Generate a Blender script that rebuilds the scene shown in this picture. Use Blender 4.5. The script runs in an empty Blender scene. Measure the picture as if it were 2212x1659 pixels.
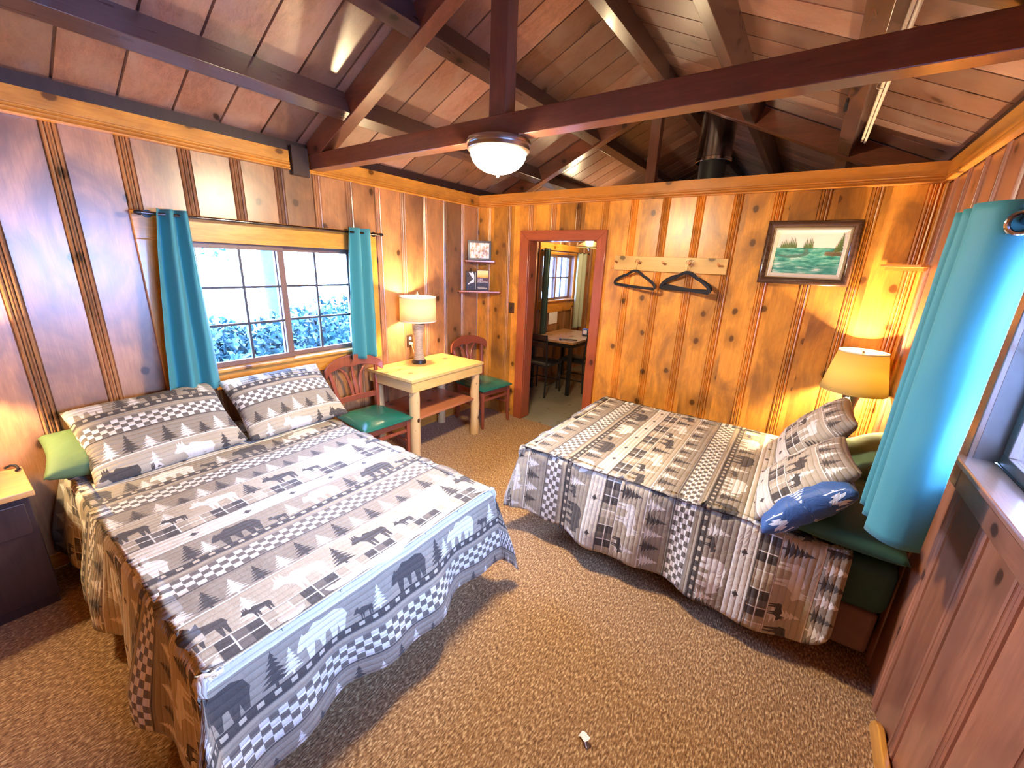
import bpy, bmesh, math, random
from mathutils import Vector, Matrix, Euler, noise
random.seed(7)
PI = math.pi
SC = bpy.context.scene
COL = SC.collection

# ------------------------------------------------------------------ camera
cam_d = bpy.data.cameras.new('camera')
cam_d.sensor_width = 36.0
cam_d.lens = 879.2 / 2212 * 36.0
cam_d.clip_start = 0.02
cam = bpy.data.objects.new('camera', cam_d)
COL.objects.link(cam)
_r, _u, _f = (0.8134, 0.580444, 0.03829), (-0.195495, 0.210772, 0.957787), (-0.547871, 0.78655, -0.284916)
cam.matrix_world = Matrix(((_r[0], _u[0], -_f[0], 3.1444), (_r[1], _u[1], -_f[1], -3.7403), (_r[2], _u[2], -_f[2], 1.738), (0, 0, 0, 1)))
SC.camera = cam

# ------------------------------------------------------------------ sky, exposure, big lights
SC.view_settings.view_transform = 'Standard'
SC.view_settings.look = 'None'
SC.view_settings.gamma = 1.0
SC.view_settings.use_curve_mapping = False
SC.view_settings.exposure = 1.0
W = bpy.data.worlds.new('sky')
SC.world = W
W.use_nodes = True
_bg = W.node_tree.nodes['Background']
_bg.inputs[0].default_value = (0.29, 0.47, 1.0, 1)
_bg.inputs[1].default_value = 40.0
SC.cycles.use_denoising = True
SC.cycles.max_bounces = 10
SC.cycles.diffuse_bounces = 6
SC.cycles.glossy_bounces = 3
SC.cycles.transparent_max_bounces = 12
SC.cycles.sample_clamp_indirect = 8.0
SC.cycles.caustics_reflective = False
SC.cycles.caustics_refractive = False
LAMP_WARM = (1.0, 0.74, 0.42)
CEIL_LAMP = 200.0       # emission of the glass bowl of the ceiling lamp
BULB_DESK, BULB_CORNER, BULB_BEDSIDE = 85.0, 190.0, 85.0


def portal(name, loc, rot, sx, sy):
    d = bpy.data.lights.new(name, 'AREA')
    d.shape = 'RECTANGLE'
    d.size, d.size_y = sx, sy
    d.cycles.is_portal = True
    o = bpy.data.objects.new(name, d)
    o.location = loc
    o.rotation_euler = rot
    COL.objects.link(o)


portal('daylight_portal_left', (-0.10, -2.17, 1.39), (0, -PI / 2, 0), 0.84, 1.16)
portal('daylight_portal_right', (3.82, -2.55, 1.5), (0, PI / 2, 0), 0.8, 1.6)
portal('daylight_portal_kitchen', (-0.10, 1.88, 1.56), (0, -PI / 2, 0), 0.66, 0.95)

# ------------------------------------------------------------------ material helpers


class NT:
    """thin wrapper: every call returns an output socket"""

    def __init__(s, name):
        s.m = bpy.data.materials.new(name)
        s.m.use_nodes = True
        s.t = s.m.node_tree
        s.t.nodes.clear()
        s.out = s.t.nodes.new('ShaderNodeOutputMaterial')

    def n(s, typ, **kw):
        nd = s.t.nodes.new(typ)
        for k, v in kw.items():
            setattr(nd, k, v)
        return nd

    def put(s, sock, v):
        if hasattr(v, 'is_output') or isinstance(v, bpy.types.NodeSocket):
            s.t.links.new(v, sock)
        else:
            if sock.type == 'RGBA' and isinstance(v, (tuple, list)) and len(v) == 3:
                v = (*v, 1)
            sock.default_value = v

    def math(s, op, a, b=None, c=None, clamp=False):
        nd = s.n('ShaderNodeMath', operation=op, use_clamp=clamp)
        s.put(nd.inputs[0], a)
        if b is not None:
            s.put(nd.inputs[1], b)
        if c is not None:
            s.put(nd.inputs[2], c)
        return nd.outputs[0]

    def mix(s, f, a, b, blend='MIX'):
        nd = s.n('ShaderNodeMix', data_type='RGBA', blend_type=blend)
        s.put(nd.inputs[0], f)
        s.put(nd.inputs[6], a)
        s.put(nd.inputs[7], b)
        return nd.outputs[2]

    def ramp(s, f, stops, interp='LINEAR'):
        nd = s.n('ShaderNodeValToRGB')
        cr = nd.color_ramp
        cr.interpolation = interp
        while len(cr.elements) < len(stops):
            cr.elements.new(0.5)
        for e, (p, c) in zip(cr.elements, stops):
            e.position = p
            e.color = (*c, 1) if not isinstance(c, (int, float)) else (c, c, c, 1)
        s.put(nd.inputs[0], f)
        return nd.outputs[0]

    def curve(s, x, pts):
        nd = s.n('ShaderNodeFloatCurve')
        cv = nd.mapping.curves[0]
        nd.mapping.use_clip = False
        cv.points[0].location = pts[0]
        cv.points[1].location = pts[-1]
        for p in pts[1:-1]:
            cv.points.new(*p)
        for p in cv.points:
            p.handle_type = 'VECTOR'
        nd.mapping.update()
        s.put(nd.inputs[1], x)
        return nd.outputs[0]

    def coord(s, which='Object'):
        return s.n('ShaderNodeTexCoord').outputs[which]

    def sep(s, v):
        nd = s.n('ShaderNodeSeparateXYZ')
        s.put(nd.inputs[0], v)
        return nd.outputs

    def comb(s, x, y, z=0.0):
        nd = s.n('ShaderNodeCombineXYZ')
        for i, v in enumerate((x, y, z)):
            s.put(nd.inputs[i], v)
        return nd.outputs[0]

    def mapv(s, v, scale=(1, 1, 1), loc=(0, 0, 0), rot=(0, 0, 0)):
        nd = s.n('ShaderNodeMapping')
        s.put(nd.inputs[0], v)
        nd.inputs[1].default_value = loc
        nd.inputs[2].default_value = rot
        nd.inputs[3].default_value = scale
        return nd.outputs[0]

    def noise(s, v, scale=5.0, detail=3.0, rough=0.55, dist=0.0, w=None):
        nd = s.n('ShaderNodeTexNoise')
        s.put(nd.inputs['Vector'], v)
        nd.inputs['Scale'].default_value = scale
        nd.inputs['Detail'].default_value = detail
        nd.inputs['Roughness'].default_value = rough
        nd.inputs['Distortion'].default_value = dist
        return nd.outputs[0]

    def white(s, v, dim='2D'):
        nd = s.n('ShaderNodeTexWhiteNoise', noise_dimensions=dim)
        s.put(nd.inputs['W' if dim == '1D' else 'Vector'], v)
        return nd.outputs[0]

    def voronoi(s, v, scale, rnd=1.0):
        nd = s.n('ShaderNodeTexVoronoi')
        s.put(nd.inputs['Vector'], v)
        nd.inputs['Scale'].default_value = scale
        nd.inputs['Randomness'].default_value = rnd
        return nd.outputs

    def bump(s, h, strength=0.3, dist=0.01, normal=None):
        nd = s.n('ShaderNodeBump')
        nd.inputs['Strength'].default_value = strength
        nd.inputs['Distance'].default_value = dist
        s.put(nd.inputs['Height'], h)
        if normal is not None:
            s.put(nd.inputs['Normal'], normal)
        return nd.outputs[0]

    def pbsdf(s, color, rough=0.5, normal=None, metal=0.0, coat=0.0, coat_rough=0.1, spec=0.5, sheen=0.0, alpha=None, emit=None, estr=0.0):
        nd = s.n('ShaderNodeBsdfPrincipled')
        s.put(nd.inputs['Base Color'], color)
        s.put(nd.inputs['Roughness'], rough)
        nd.inputs['Metallic'].default_value = metal
        nd.inputs['Coat Weight'].default_value = coat
        nd.inputs['Coat Roughness'].default_value = coat_rough
        nd.inputs['Specular IOR Level'].default_value = spec
        nd.inputs['Sheen Weight'].default_value = sheen
        if normal is not None:
            s.put(nd.inputs['Normal'], normal)
        if emit is not None:
            s.put(nd.inputs['Emission Color'], emit)
            nd.inputs['Emission Strength'].default_value = estr
        return nd.outputs[0]

    def done(s, shader):
        s.t.links.new(shader, s.out.inputs[0])
        return s.m


def plain(name, color, rough=0.5, metal=0.0, coat=0.0, spec=0.5, vary=0.15, vscale=18.0, bump=0.0):
    t = NT(name)
    co = t.coord()
    nz = t.noise(co, vscale, 3)
    c = t.mix(nz, tuple(x * (1 - vary) for x in color), tuple(min(1, x * (1 + vary)) for x in color))
    nm = t.bump(t.noise(co, vscale * 6, 2), bump, 0.004) if bump else None
    return t.done(t.pbsdf(c, rough, nm, metal, coat, 0.1, spec))


def wood(name, light, dark, axis='z', rough=0.35, coat=0.3, knots=1.0, board=None, grain=1.0, blotch=0.5, boardvar=0.35, coat_rough=0.12, stain=None):
    """board = (axis index, pitch, offset) : every board gets a tone of its own"""
    t = NT(name)
    co = t.coord()
    sx, sy, sz = t.sep(co)
    st = {'x': (0.09, 1, 1), 'y': (1, 0.09, 1), 'z': (1, 1, 0.09)}[axis]
    kst = {'x': (0.62, 1, 1), 'y': (1, 0.62, 1), 'z': (1, 1, 0.62)}[axis]
    v = co
    rnd = None
    if board:
        a = (sx, sy, sz)[board[0]]
        idx = t.math('FLOOR', t.math('DIVIDE', t.math('SUBTRACT', a, board[2]), board[1]))
        rnd = t.white(idx, '1D')
        v = t.comb(sx, sy, t.math('MULTIPLY_ADD', rnd, 3.7, sz)) if axis == 'z' else t.comb(t.math('MULTIPLY_ADD', rnd, 3.7, sx), sy, sz)
    g = t.noise(t.mapv(v, tuple(9 * q for q in st)), 4.0 * grain, 5, 0.6, 0.8)
    fine = t.noise(t.mapv(v, tuple(60 * q for q in st)), 3.0, 2, 0.5)
    bl = t.noise(t.mapv(v, tuple((2.2 * q if q < 1 else 2.6) for q in (kst))), 1.6, 4, 0.62, 0.6)
    gg = t.math('ADD', t.math('MULTIPLY', g, 0.65), t.math('MULTIPLY', fine, 0.35))
    f = t.math('SUBTRACT', t.math('MULTIPLY', gg, 1.9), 0.45, clamp=True)
    col = t.mix(f, dark, light)
    if blotch:
        bm = t.ramp(bl, [(0.42, 0.0), (0.66, 1.0)])
        col = t.mix(t.math('MULTIPLY', bm, blotch), col, tuple(0.42 * x + 0.02 for x in dark) if stain is None else stain)
    if rnd is not None:
        k = t.math('MULTIPLY_ADD', rnd, 2 * boardvar, 1 - boardvar)
        col = t.mix(1.0, col, t.comb(k, k, k), 'MULTIPLY')
    if knots:
        vs = t.sep(v)
        ai = 'xyz'.index(axis)
        across = t.math('ADD', vs[(ai + 1) % 3], vs[(ai + 2) % 3])
        kv = t.comb(across, t.math('MULTIPLY', vs[ai], 0.78), 0.37)
        vo = t.voronoi(kv, 4.2)
        vo[0].node.voronoi_dimensions = '2D'
        hsh = t.sep(vo['Color'])[0]
        dist = t.math('ADD', vo['Distance'], t.math('MULTIPLY', t.math('SUBTRACT', t.noise(v, 16, 3), 0.5), 0.10))
        has = t.math('LESS_THAN', hsh, 0.5 * knots)
        halo = t.math('MULTIPLY', t.ramp(dist, [(0.02, 1.0), (0.10, 0.55), (0.34, 0.0)]), has)
        core = t.math('MULTIPLY', t.ramp(dist, [(0.065, 1.0), (0.10, 0.0)]), has)
        col = t.mix(t.math('MULTIPLY', halo, 0.7), col, tuple(0.40 * x for x in dark))
        col = t.mix(t.math('MULTIPLY', core, 0.85), col, tuple(0.18 * x for x in dark))
    nm = t.bump(t.math('ADD', fine, t.math('MULTIPLY', bl, 0.8)), 0.10, 0.004)
    rr = t.math('MULTIPLY_ADD', g, 0.18, rough - 0.09)
    return t.done(t.pbsdf(col, rr, nm, 0, coat, coat_rough))


# ------------------------------------------------------------------ mesh helpers


class MB:
    def __init__(s):
        s.v, s.f, s.mi, s.uv = [], [], [], {}

    def quad(s, a, b, c, d, mi=0):
        n = len(s.v)
        s.v += [a, b, c, d]
        s.f.append((n, n + 1, n + 2, n + 3))
        s.mi.append(mi)
        return s

    def box(s, x0, x1, y0, y1, z0, z1, mi=0, M=None):
        n = len(s.v)
        p = [(x, y, z) for z in (z0, z1) for y in (y0, y1) for x in (x0, x1)]
        if M:
            p = [tuple(M @ Vector(q)) for q in p]
        s.v += p
        for q in ((0, 2, 3, 1), (4, 5, 7, 6), (0, 1, 5, 4), (2, 6, 7, 3), (0, 4, 6, 2), (1, 3, 7, 5)):
            s.f.append(tuple(n + i for i in q))
            s.mi.append(mi)
        return s

    def tube(s, pts, rad, n=12, caps=True, mi=0, sx=1.0):
        pts = [Vector(p) for p in pts]
        if isinstance(rad, (int, float)):
            rad = [rad] * len(pts)
        base = len(s.v)
        up = None
        for i, p in enumerate(pts):
            d = (pts[min(i + 1, len(pts) - 1)] - pts[max(i - 1, 0)]).normalized()
            if up is None:
                up = Vector((0, 0, 1)) if abs(d.z) < 0.9 else Vector((1, 0, 0))
            a = d.cross(up).normalized()
            b = a.cross(d).normalized()
            up = b
            for k in range(n):
                t = 2 * PI * k / n
                s.v.append(tuple(p + (a * math.cos(t) * sx + b * math.sin(t)) * rad[i]))
        for i in range(len(pts) - 1):
            for k in range(n):
                k2 = (k + 1) % n
                s.f.append((base + i * n + k, base + i * n + k2, base + (i + 1) * n + k2, base + (i + 1) * n + k))
                s.mi.append(mi)
        if caps:
            s.f.append(tuple(base + k for k in range(n))[::-1])
            s.f.append(tuple(base + (len(pts) - 1) * n + k for k in range(n)))
            s.mi += [mi, mi]
        return s

    def lathe(s, prof, n=32, c=(0, 0, 0), mi=0, close=False):
        base = len(s.v)
        for r, z in prof:
            for k in range(n):
                t = 2 * PI * k / n
                s.v.append((c[0] + r * math.cos(t), c[1] + r * math.sin(t), c[2] + z))
        m = len(prof)
        for i in range(m if close else m - 1):
            j = (i + 1) % m
            for k in range(n):
                k2 = (k + 1) % n
                s.f.append((base + i * n + k, base + i * n + k2, base + j * n + k2, base + j * n + k))
                s.mi.append(mi)
        return s

    def prism(s, poly, h0, h1, fn=lambda u, v, h: (u, v, h), mi=0):
        n = len(s.v)
        m = len(poly)
        s.v += [tuple(fn(u, v, h0)) for u, v in poly] + [tuple(fn(u, v, h1)) for u, v in poly]
        s.f.append(tuple(n + i for i in range(m))[::-1])
        s.f.append(tuple(n + m + i for i in range(m)))
        for i in range(m):
            j = (i + 1) % m
            s.f.append((n + i, n + j, n + m + j, n + m + i))
        s.mi += [mi] * (m + 2)
        return s

    def grid(s, fn, nu, nv, mi=0, uv=None, flip=False, wrap_u=False):
        base = len(s.v)
        for j in range(nv + 1):
            for i in range(nu + 1):
                s.v.append(tuple(fn(i / nu, j / nv)))
                if uv:
                    s.uv[len(s.v) - 1] = uv(i / nu, j / nv)
        for j in range(nv):
            for i in range(nu):
                q = (base + j * (nu + 1) + i, base + j * (nu + 1) + i + 1, base + (j + 1) * (nu + 1) + i + 1, base + (j + 1) * (nu + 1) + i)
                s.f.append(q[::-1] if flip else q)
                s.mi.append(mi)
        return s

    def build(s, name, mat, parent=None, smooth=35, bevel=0.0, solid=0.0, M=None, loc=None, rot=None, weld=False, subsurf=0):
        me = bpy.data.meshes.new(name)
        vs = s.v if M is None else [tuple(M @ Vector(q)) for q in s.v]
        me.from_pydata(vs, [], s.f)
        for m in (mat if isinstance(mat, (list, tuple)) else [mat]):
            me.materials.append(m)
        me.polygons.foreach_set('material_index', s.mi)
        if s.uv:
            ul = me.uv_layers.new(name='UVMap')
            for l in me.loops:
                ul.data[l.index].uv = s.uv.get(l.vertex_index, (0, 0))
        if smooth:
            me.polygons.foreach_set('use_smooth', [True] * len(me.polygons))
            if smooth < 180:
                me.set_sharp_from_angle(angle=math.radians(smooth))
        me.validate()
        if weld:
            bm = bmesh.new()
            bm.from_mesh(me)
            bmesh.ops.remove_doubles(bm, verts=bm.verts, dist=1e-5)
            bm.to_mesh(me)
            bm.free()
        me.update()
        o = bpy.data.objects.new(name, me)
        COL.objects.link(o)
        if parent:
            o.parent = parent
        if loc:
            o.location = loc
        if rot:
            o.rotation_euler = rot
        if bevel:
            b = o.modifiers.new('bevel', 'BEVEL')
            b.width = bevel
            b.segments = 2
            b.limit_method = 'ANGLE'
        if solid:
            b = o.modifiers.new('solid', 'SOLIDIFY')
            b.thickness = abs(solid)
            b.offset = -1 if solid > 0 else 1
        if subsurf:
            b = o.modifiers.new('sub', 'SUBSURF')
            b.levels = b.render_levels = subsurf
        return o


def thing(name, label, cat, loc=(0, 0, 0), rz=0.0, group=None, rot=None):
    o = bpy.data.objects.new(name, None)
    o.empty_display_size = 0.1
    COL.objects.link(o)
    o.location = loc
    o.rotation_euler = rot if rot else (0, 0, rz)
    return tag(o, label, cat, group)


def tag(o, label, cat, group=None, kind=None):
    o['label'] = label
    o['category'] = cat
    if group:
        o['group'] = group
    if kind:
        o['kind'] = kind
    return o


def struct(o, label=None, cat=None):
    o['kind'] = 'structure'
    if label:
        o['label'] = label
    if cat:
        o['category'] = cat
    return o


def dup(root, loc, rz, label, group=None):
    r = root.copy()
    COL.objects.link(r)
    r.location = loc
    r.rotation_euler = (0, 0, rz)
    r['label'] = label
    if group:
        r['group'] = group
    for ch in list(root.children):
        c = ch.copy()
        COL.objects.link(c)
        c.parent = r
        for g in ch.children:
            d = g.copy()
            COL.objects.link(d)
            d.parent = c
    return r


# ------------------------------------------------------------------ materials
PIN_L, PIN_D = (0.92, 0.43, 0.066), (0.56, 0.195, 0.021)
M_PINE_L_SHADED = wood('knotty_pine_left_shaded', (0.55, 0.265, 0.10), (0.30, 0.115, 0.038), 'z', 0.36, 1.0, 1.0, (1, 0.27, -0.02 - 0.27 * 20), blotch=0.8, boardvar=0.34, coat_rough=0.30)  # same pine as the back wall, dimmer light put into its colour
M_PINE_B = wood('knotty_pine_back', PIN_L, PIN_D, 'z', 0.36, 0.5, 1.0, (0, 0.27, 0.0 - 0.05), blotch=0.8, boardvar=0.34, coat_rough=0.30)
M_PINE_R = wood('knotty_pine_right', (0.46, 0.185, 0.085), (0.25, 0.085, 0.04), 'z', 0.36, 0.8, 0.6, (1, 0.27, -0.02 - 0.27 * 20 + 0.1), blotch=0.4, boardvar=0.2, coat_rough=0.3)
M_TRIM_Y = wood('pine_trim_lengthwise', PIN_L, PIN_D, 'y', 0.32, 0.5, 1.0, blotch=0.4)
M_TRIM_X = wood('pine_trim_crosswise', (0.68, 0.30, 0.07), PIN_D, 'x', 0.32, 0.5, 1.0, blotch=0.4)
M_TRIM_Z = wood('pine_trim_upright', PIN_L, PIN_D, 'z', 0.32, 0.5, 0.8, blotch=0.4)
M_TRIM_R = wood('brown_window_trim', (0.40, 0.17, 0.085), (0.22, 0.08, 0.04), 'y', 0.34, 0.8, 0.5, blotch=0.3)
M_TRIM_RZ = wood('brown_window_casing', (0.40, 0.17, 0.085), (0.22, 0.08, 0.04), 'z', 0.34, 0.8, 0.5, blotch=0.3)
M_REDCASE = wood('reddish_door_casing', (0.50, 0.12, 0.045), (0.30, 0.06, 0.025), 'z', 0.35, 0.5, 0.6, blotch=0.25)
M_REDCASE_X = wood('reddish_door_head', (0.50, 0.12, 0.045), (0.30, 0.06, 0.025), 'x', 0.35, 0.5, 0.5, blotch=0.25)
M_CEIL = wood('dark_stained_planks', (0.37, 0.185, 0.135), (0.105, 0.046, 0.038), 'x', 0.32, 1.0, 0.35, (1, 0.235, -10.0), blotch=0.75, boardvar=0.50, stain=(0.30, 0.20, 0.17), coat_rough=0.28)
M_BEAM_X = wood('dark_beam_crosswise', (0.27, 0.085, 0.045), (0.115, 0.036, 0.022), 'x', 0.32, 0.45, 0.4, blotch=0.4)
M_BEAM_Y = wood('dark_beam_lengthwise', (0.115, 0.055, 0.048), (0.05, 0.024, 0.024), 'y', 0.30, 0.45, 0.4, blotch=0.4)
M_BEAM_Z = wood('dark_beam_upright', (0.25, 0.085, 0.05), (0.11, 0.038, 0.025), 'z', 0.32, 0.45, 0.3, blotch=0.4)
def log_mat():
    t = NT('peeled_pine_log')
    co = t.coord()
    g = t.noise(t.mapv(co, (14, 14, 1.6)), 1.0, 4, 0.6, 0.5)
    c = t.mix(g, (0.62, 0.36, 0.12), (0.90, 0.66, 0.32))
    vo = t.voronoi(t.mapv(co, (1, 1, 0.75)), 15.0)
    has = t.math('LESS_THAN', t.sep(vo['Color'])[0], 0.55)
    k = t.math('MULTIPLY', t.ramp(vo['Distance'], [(0.20, 1.0), (0.27, 0.0)]), has)
    c = t.mix(k, c, (0.05, 0.02, 0.01))
    return t.done(t.pbsdf(c, 0.38, t.bump(g, 0.15, 0.004), coat=0.3))


M_LOG = log_mat()
M_TABLE = wood('pale_pine_top', (0.88, 0.62, 0.22), (0.68, 0.40, 0.10), 'y', 0.34, 0.5, 0.9, blotch=0.12)
M_TABLE_X = wood('pale_pine_end', (0.84, 0.58, 0.26), (0.62, 0.38, 0.13), 'x', 0.38, 0.4, 0.6, blotch=0.12)
M_SHELF = wood('reddish_pine_shelf', (0.62, 0.24, 0.10), (0.40, 0.12, 0.045), 'y', 0.36, 0.4, 0.8, blotch=0.2)
M_CHAIR = wood('cherry_chair_wood', (0.36, 0.085, 0.04), (0.22, 0.045, 0.022), 'z', 0.33, 0.5, 0.0, blotch=0.1)
M_STAND = wood('honey_pine_top', (0.82, 0.45, 0.15), (0.58, 0.27, 0.07), 'y', 0.34, 0.5, 0.6, blotch=0.2)
M_DARKWOOD = wood('dark_brown_wood', (0.055, 0.027, 0.022), (0.026, 0.012, 0.011), 'z', 0.4, 0.3, 0.0, blotch=0.1)
M_RACK = wood('pale_rack_board', (0.86, 0.56, 0.20), (0.70, 0.40, 0.12), 'x', 0.34, 0.5, 0.4, blotch=0.1)
M_PEG = plain('peg_wood', (0.60, 0.26, 0.08), 0.4, coat=0.3)
M_BLACK = plain('black_metal', (0.012, 0.012, 0.015), 0.35)
M_VELVET = plain('black_velvet', (0.010, 0.010, 0.016), 0.75)
M_CHROME = plain('chrome', (0.72, 0.72, 0.74), 0.12, 1.0, vary=0.04)
M_NICKEL = plain('brushed_nickel', (0.58, 0.55, 0.52), 0.28, 1.0, vary=0.06)
M_DKCHROME = plain('dark_polished_metal', (0.16, 0.15, 0.17), 0.16, 1.0, vary=0.05)
M_STEEL = plain('stovepipe_steel', (0.33, 0.32, 0.33), 0.22, 1.0, vary=0.1, vscale=7)
M_STOVEBLK = plain('stovepipe_black', (0.035, 0.04, 0.05), 0.42, 0.2)
M_VINYL = plain('green_vinyl', (0.012, 0.13, 0.085), 0.26, coat=0.25, vary=0.08)
M_BLKVINYL = plain('black_vinyl', (0.02, 0.02, 0.022), 0.30, coat=0.3)
M_WHITE = plain('white_plastic', (0.85, 0.83, 0.80), 0.4, vary=0.03)
M_BRONZE = plain('bronze_plate', (0.10, 0.055, 0.035), 0.4, 0.5)
M_GREENSHEET = plain('dark_green_sheet', (0.012, 0.055, 0.036), 0.7, vary=0.2, vscale=9, bump=0.15)
M_GREENPIL = plain('green_pillow_cloth', (0.105, 0.165, 0.055), 0.75, vary=0.15, vscale=12, bump=0.15)
M_GREENDARK = plain('deep_green_pillow_cloth', (0.018, 0.075, 0.04), 0.75, vary=0.15, vscale=10, bump=0.15)
M_BASEFABRIC = plain('brown_bed_base', (0.16, 0.085, 0.06), 0.75)
M_PAPER = plain('white_paper', (0.88, 0.88, 0.86), 0.7, vary=0.02)
M_SASH = plain('dark_sash_paint', (0.20, 0.115, 0.085), 0.35, coat=0.3)
M_MUNTIN = plain('dark_muntin', (0.05, 0.045, 0.05), 0.4)
M_CABLE = plain('white_cable', (0.80, 0.74, 0.62), 0.4, vary=0.05)
M_FRAME = wood('dark_walnut_frame', (0.11, 0.05, 0.026), (0.045, 0.02, 0.012), 'x', 0.28, 0.6, 0.0, blotch=0.1)
M_GOLD = plain('gilded_slip', (0.55, 0.40, 0.20), 0.35, 0.7)
M_MAT = plain('linen_mat', (0.80, 0.74, 0.62), 0.8, vary=0.05)
M_BARK = plain('bark', (0.05, 0.13, 0.17), 0.9, vary=0.4, vscale=14)
M_LEAF = plain('leaf', (0.008, 0.050, 0.058), 0.6, vary=0.5, vscale=4)
M_GROUND = plain('outdoor_ground', (0.08, 0.15, 0.15), 0.95, vary=0.4, vscale=3)
M_CURTAIN = None


def cloth_curtain(name, c, trans=0.25):
    t = NT(name)
    co = t.coord()
    sx, sy, sz = t.sep(co)
    w = t.noise(t.mapv(co, (400, 400, 400)), 1.0, 1)
    soft = t.noise(t.mapv(co, (6, 6, 3)), 1.0, 3)
    col = t.mix(soft, tuple(x * 0.9 for x in c), tuple(x * 1.1 for x in c))
    nm = t.bump(t.math('ADD', t.math('MULTIPLY', w, 0.15), soft), 0.22, 0.012)
    b = t.pbsdf(col, 0.6, nm, sheen=0.15, spec=0.35)
    tr = t.n('ShaderNodeBsdfTranslucent')
    t.put(tr.inputs[0], tuple(min(1, x * 1.3) for x in c))
    mx = t.n('ShaderNodeMixShader')
    mx.inputs[0].default_value = trans
    t.t.links.new(b, mx.inputs[1])
    t.t.links.new(tr.outputs[0], mx.inputs[2])
    return t.done(mx.outputs[0])


M_CURTAIN = cloth_curtain('teal_curtain_cloth', (0.065, 0.30, 0.31), 0.12)
M_CURTAIN_K = cloth_curtain('sage_curtain_cloth', (0.52, 0.56, 0.42), 0.2)
M_CURTAIN_KD = cloth_curtain('dark_green_curtain_cloth', (0.05, 0.09, 0.07), 0.1)


def glass_mat():
    t = NT('window_glass')
    tr = t.n('ShaderNodeBsdfTransparent')
    tr.inputs[0].default_value = (0.96, 0.98, 1.0, 1)
    gl = t.n('ShaderNodeBsdfGlossy')
    gl.inputs['Roughness'].default_value = 0.02
    fr = t.n('ShaderNodeFresnel')
    fr.inputs[0].default_value = 1.45
    wob = t.noise(t.coord(), 3.0, 1)
    t.put(gl.inputs['Normal'], t.bump(wob, 0.05, 0.01))
    mx = t.n('ShaderNodeMixShader')
    t.put(mx.inputs[0], t.math('MULTIPLY', fr.outputs[0], 0.8))
    t.t.links.new(tr.outputs[0], mx.inputs[1])
    t.t.links.new(gl.outputs[0], mx.inputs[2])
    return t.done(mx.outputs[0])


M_GLASS = glass_mat()


def glow_mat(name, color, strength):
    t = NT(name)
    e = t.n('ShaderNodeEmission')
    e.inputs[0].default_value = (*color, 1)
    e.inputs[1].default_value = strength
    return t.done(e.outputs[0])


def shade_mat(name, c, tc):
    t = NT(name)
    co = t.coord()
    w = t.noise(t.mapv(co, (250, 250, 600)), 1.0, 1)
    d = t.n('ShaderNodeBsdfDiffuse')
    t.put(d.inputs[0], t.mix(w, tuple(x * 0.93 for x in c), c))
    tr = t.n('ShaderNodeBsdfTranslucent')
    t.put(tr.inputs[0], tc)
    mx = t.n('ShaderNodeMixShader')
    mx.inputs[0].default_value = 0.6
    t.t.links.new(d.outputs[0], mx.inputs[1])
    t.t.links.new(tr.outputs[0], mx.inputs[2])
    return t.done(mx.outputs[0])


M_SHADE_W = shade_mat('ivory_shade_cloth', (0.85, 0.78, 0.62), (0.70, 0.60, 0.40))
M_SHADE_Y = shade_mat('yellow_shade_cloth', (0.70, 0.58, 0.27), (0.40, 0.32, 0.115))
M_BOWL = glow_mat('lit_glass_bowl', (1.0, 0.80, 0.50), CEIL_LAMP)
M_BOWL_K = glow_mat('lit_kitchen_bulb', (1.0, 0.80, 0.52), 3.0)


def carpet_mat():
    t = NT('brown_loop_carpet')
    co = t.coord()
    a = t.noise(t.mapv(co, (150, 55, 1), rot=(0, 0, 0.25)), 1.0, 2, 0.5, 0.3)
    b = t.noise(t.mapv(co, (2.0, 2.0, 1)), 1.0, 3)
    c = t.ramp(a, [(0.30, (0.13, 0.060, 0.020)), (0.52, (0.38, 0.205, 0.082)), (0.70, (0.80, 0.56, 0.28))])
    c = t.mix(t.math('MULTIPLY', b, 0.35), c, (0.15, 0.08, 0.035))
    return t.done(t.pbsdf(c, 0.9, t.bump(a, 0.8, 0.008), spec=0.2, sheen=0.2))


def kitchen_floor_mat():
    t = NT('grey_green_vinyl_floor')
    co = t.coord()
    a = t.noise(co, 2.5, 4)
    c = t.mix(a, (0.20, 0.19, 0.14), (0.33, 0.31, 0.23))
    return t.done(t.pbsdf(c, t.math('MULTIPLY_ADD', t.noise(co, 7, 3), 0.35, 0.15), t.bump(t.noise(co, 9, 3), 0.3, 0.01), coat=0.3))


M_CARPET = carpet_mat()
M_KFLOOR = kitchen_floor_mat()

BEAR_T = [(0, .42), (.05, .62), (.10, .72), (.13, .80), (.16, .72), (.24, .74), (.36, .90), (.5, .84), (.75, .88), (.92, .76), (1, .5)]
BEAR_B = [(0, .38), (.06, .36), (.16, .40), (.19, .0), (.29, .0), (.33, .36), (.42, .30), (.46, .02), (.52, .02), (.55, .34), (.64, .36), (.67, .0), (.77, 0), (.80, .30), (.84, .03), (.93, .03), (.97, .4), (1, .5)]
MOOSE_T = [(0, .60), (.05, .68), (.09, .74), (.11, .97), (.14, .80), (.17, 1.0), (.20, .82), (.25, .98), (.28, .76), (.36, .72), (.44, .82), (.7, .72), (.95, .68), (1, .5)]
MOOSE_B = [(0, .56), (.08, .52), (.20, .54), (.30, .42), (.34, .36), (.36, 0), (.41, 0), (.43, .36), (.47, .02), (.51, .02), (.54, .38), (.76, .42), (.79, 0), (.84, 0), (.87, .38), (.90, .03), (.945, .03), (.97, .45), (1, .48)]
TREE_W = [(0, .05), (.11, .05), (.115, .50), (.24, .13), (.245, .44), (.38, .10), (.385, .36), (.52, .07), (.525, .27), (.66, .05), (.665, .19), (.80, .03), (.805, .10), (.92, .02), (1, .0)]
QP = 0.775


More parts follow.
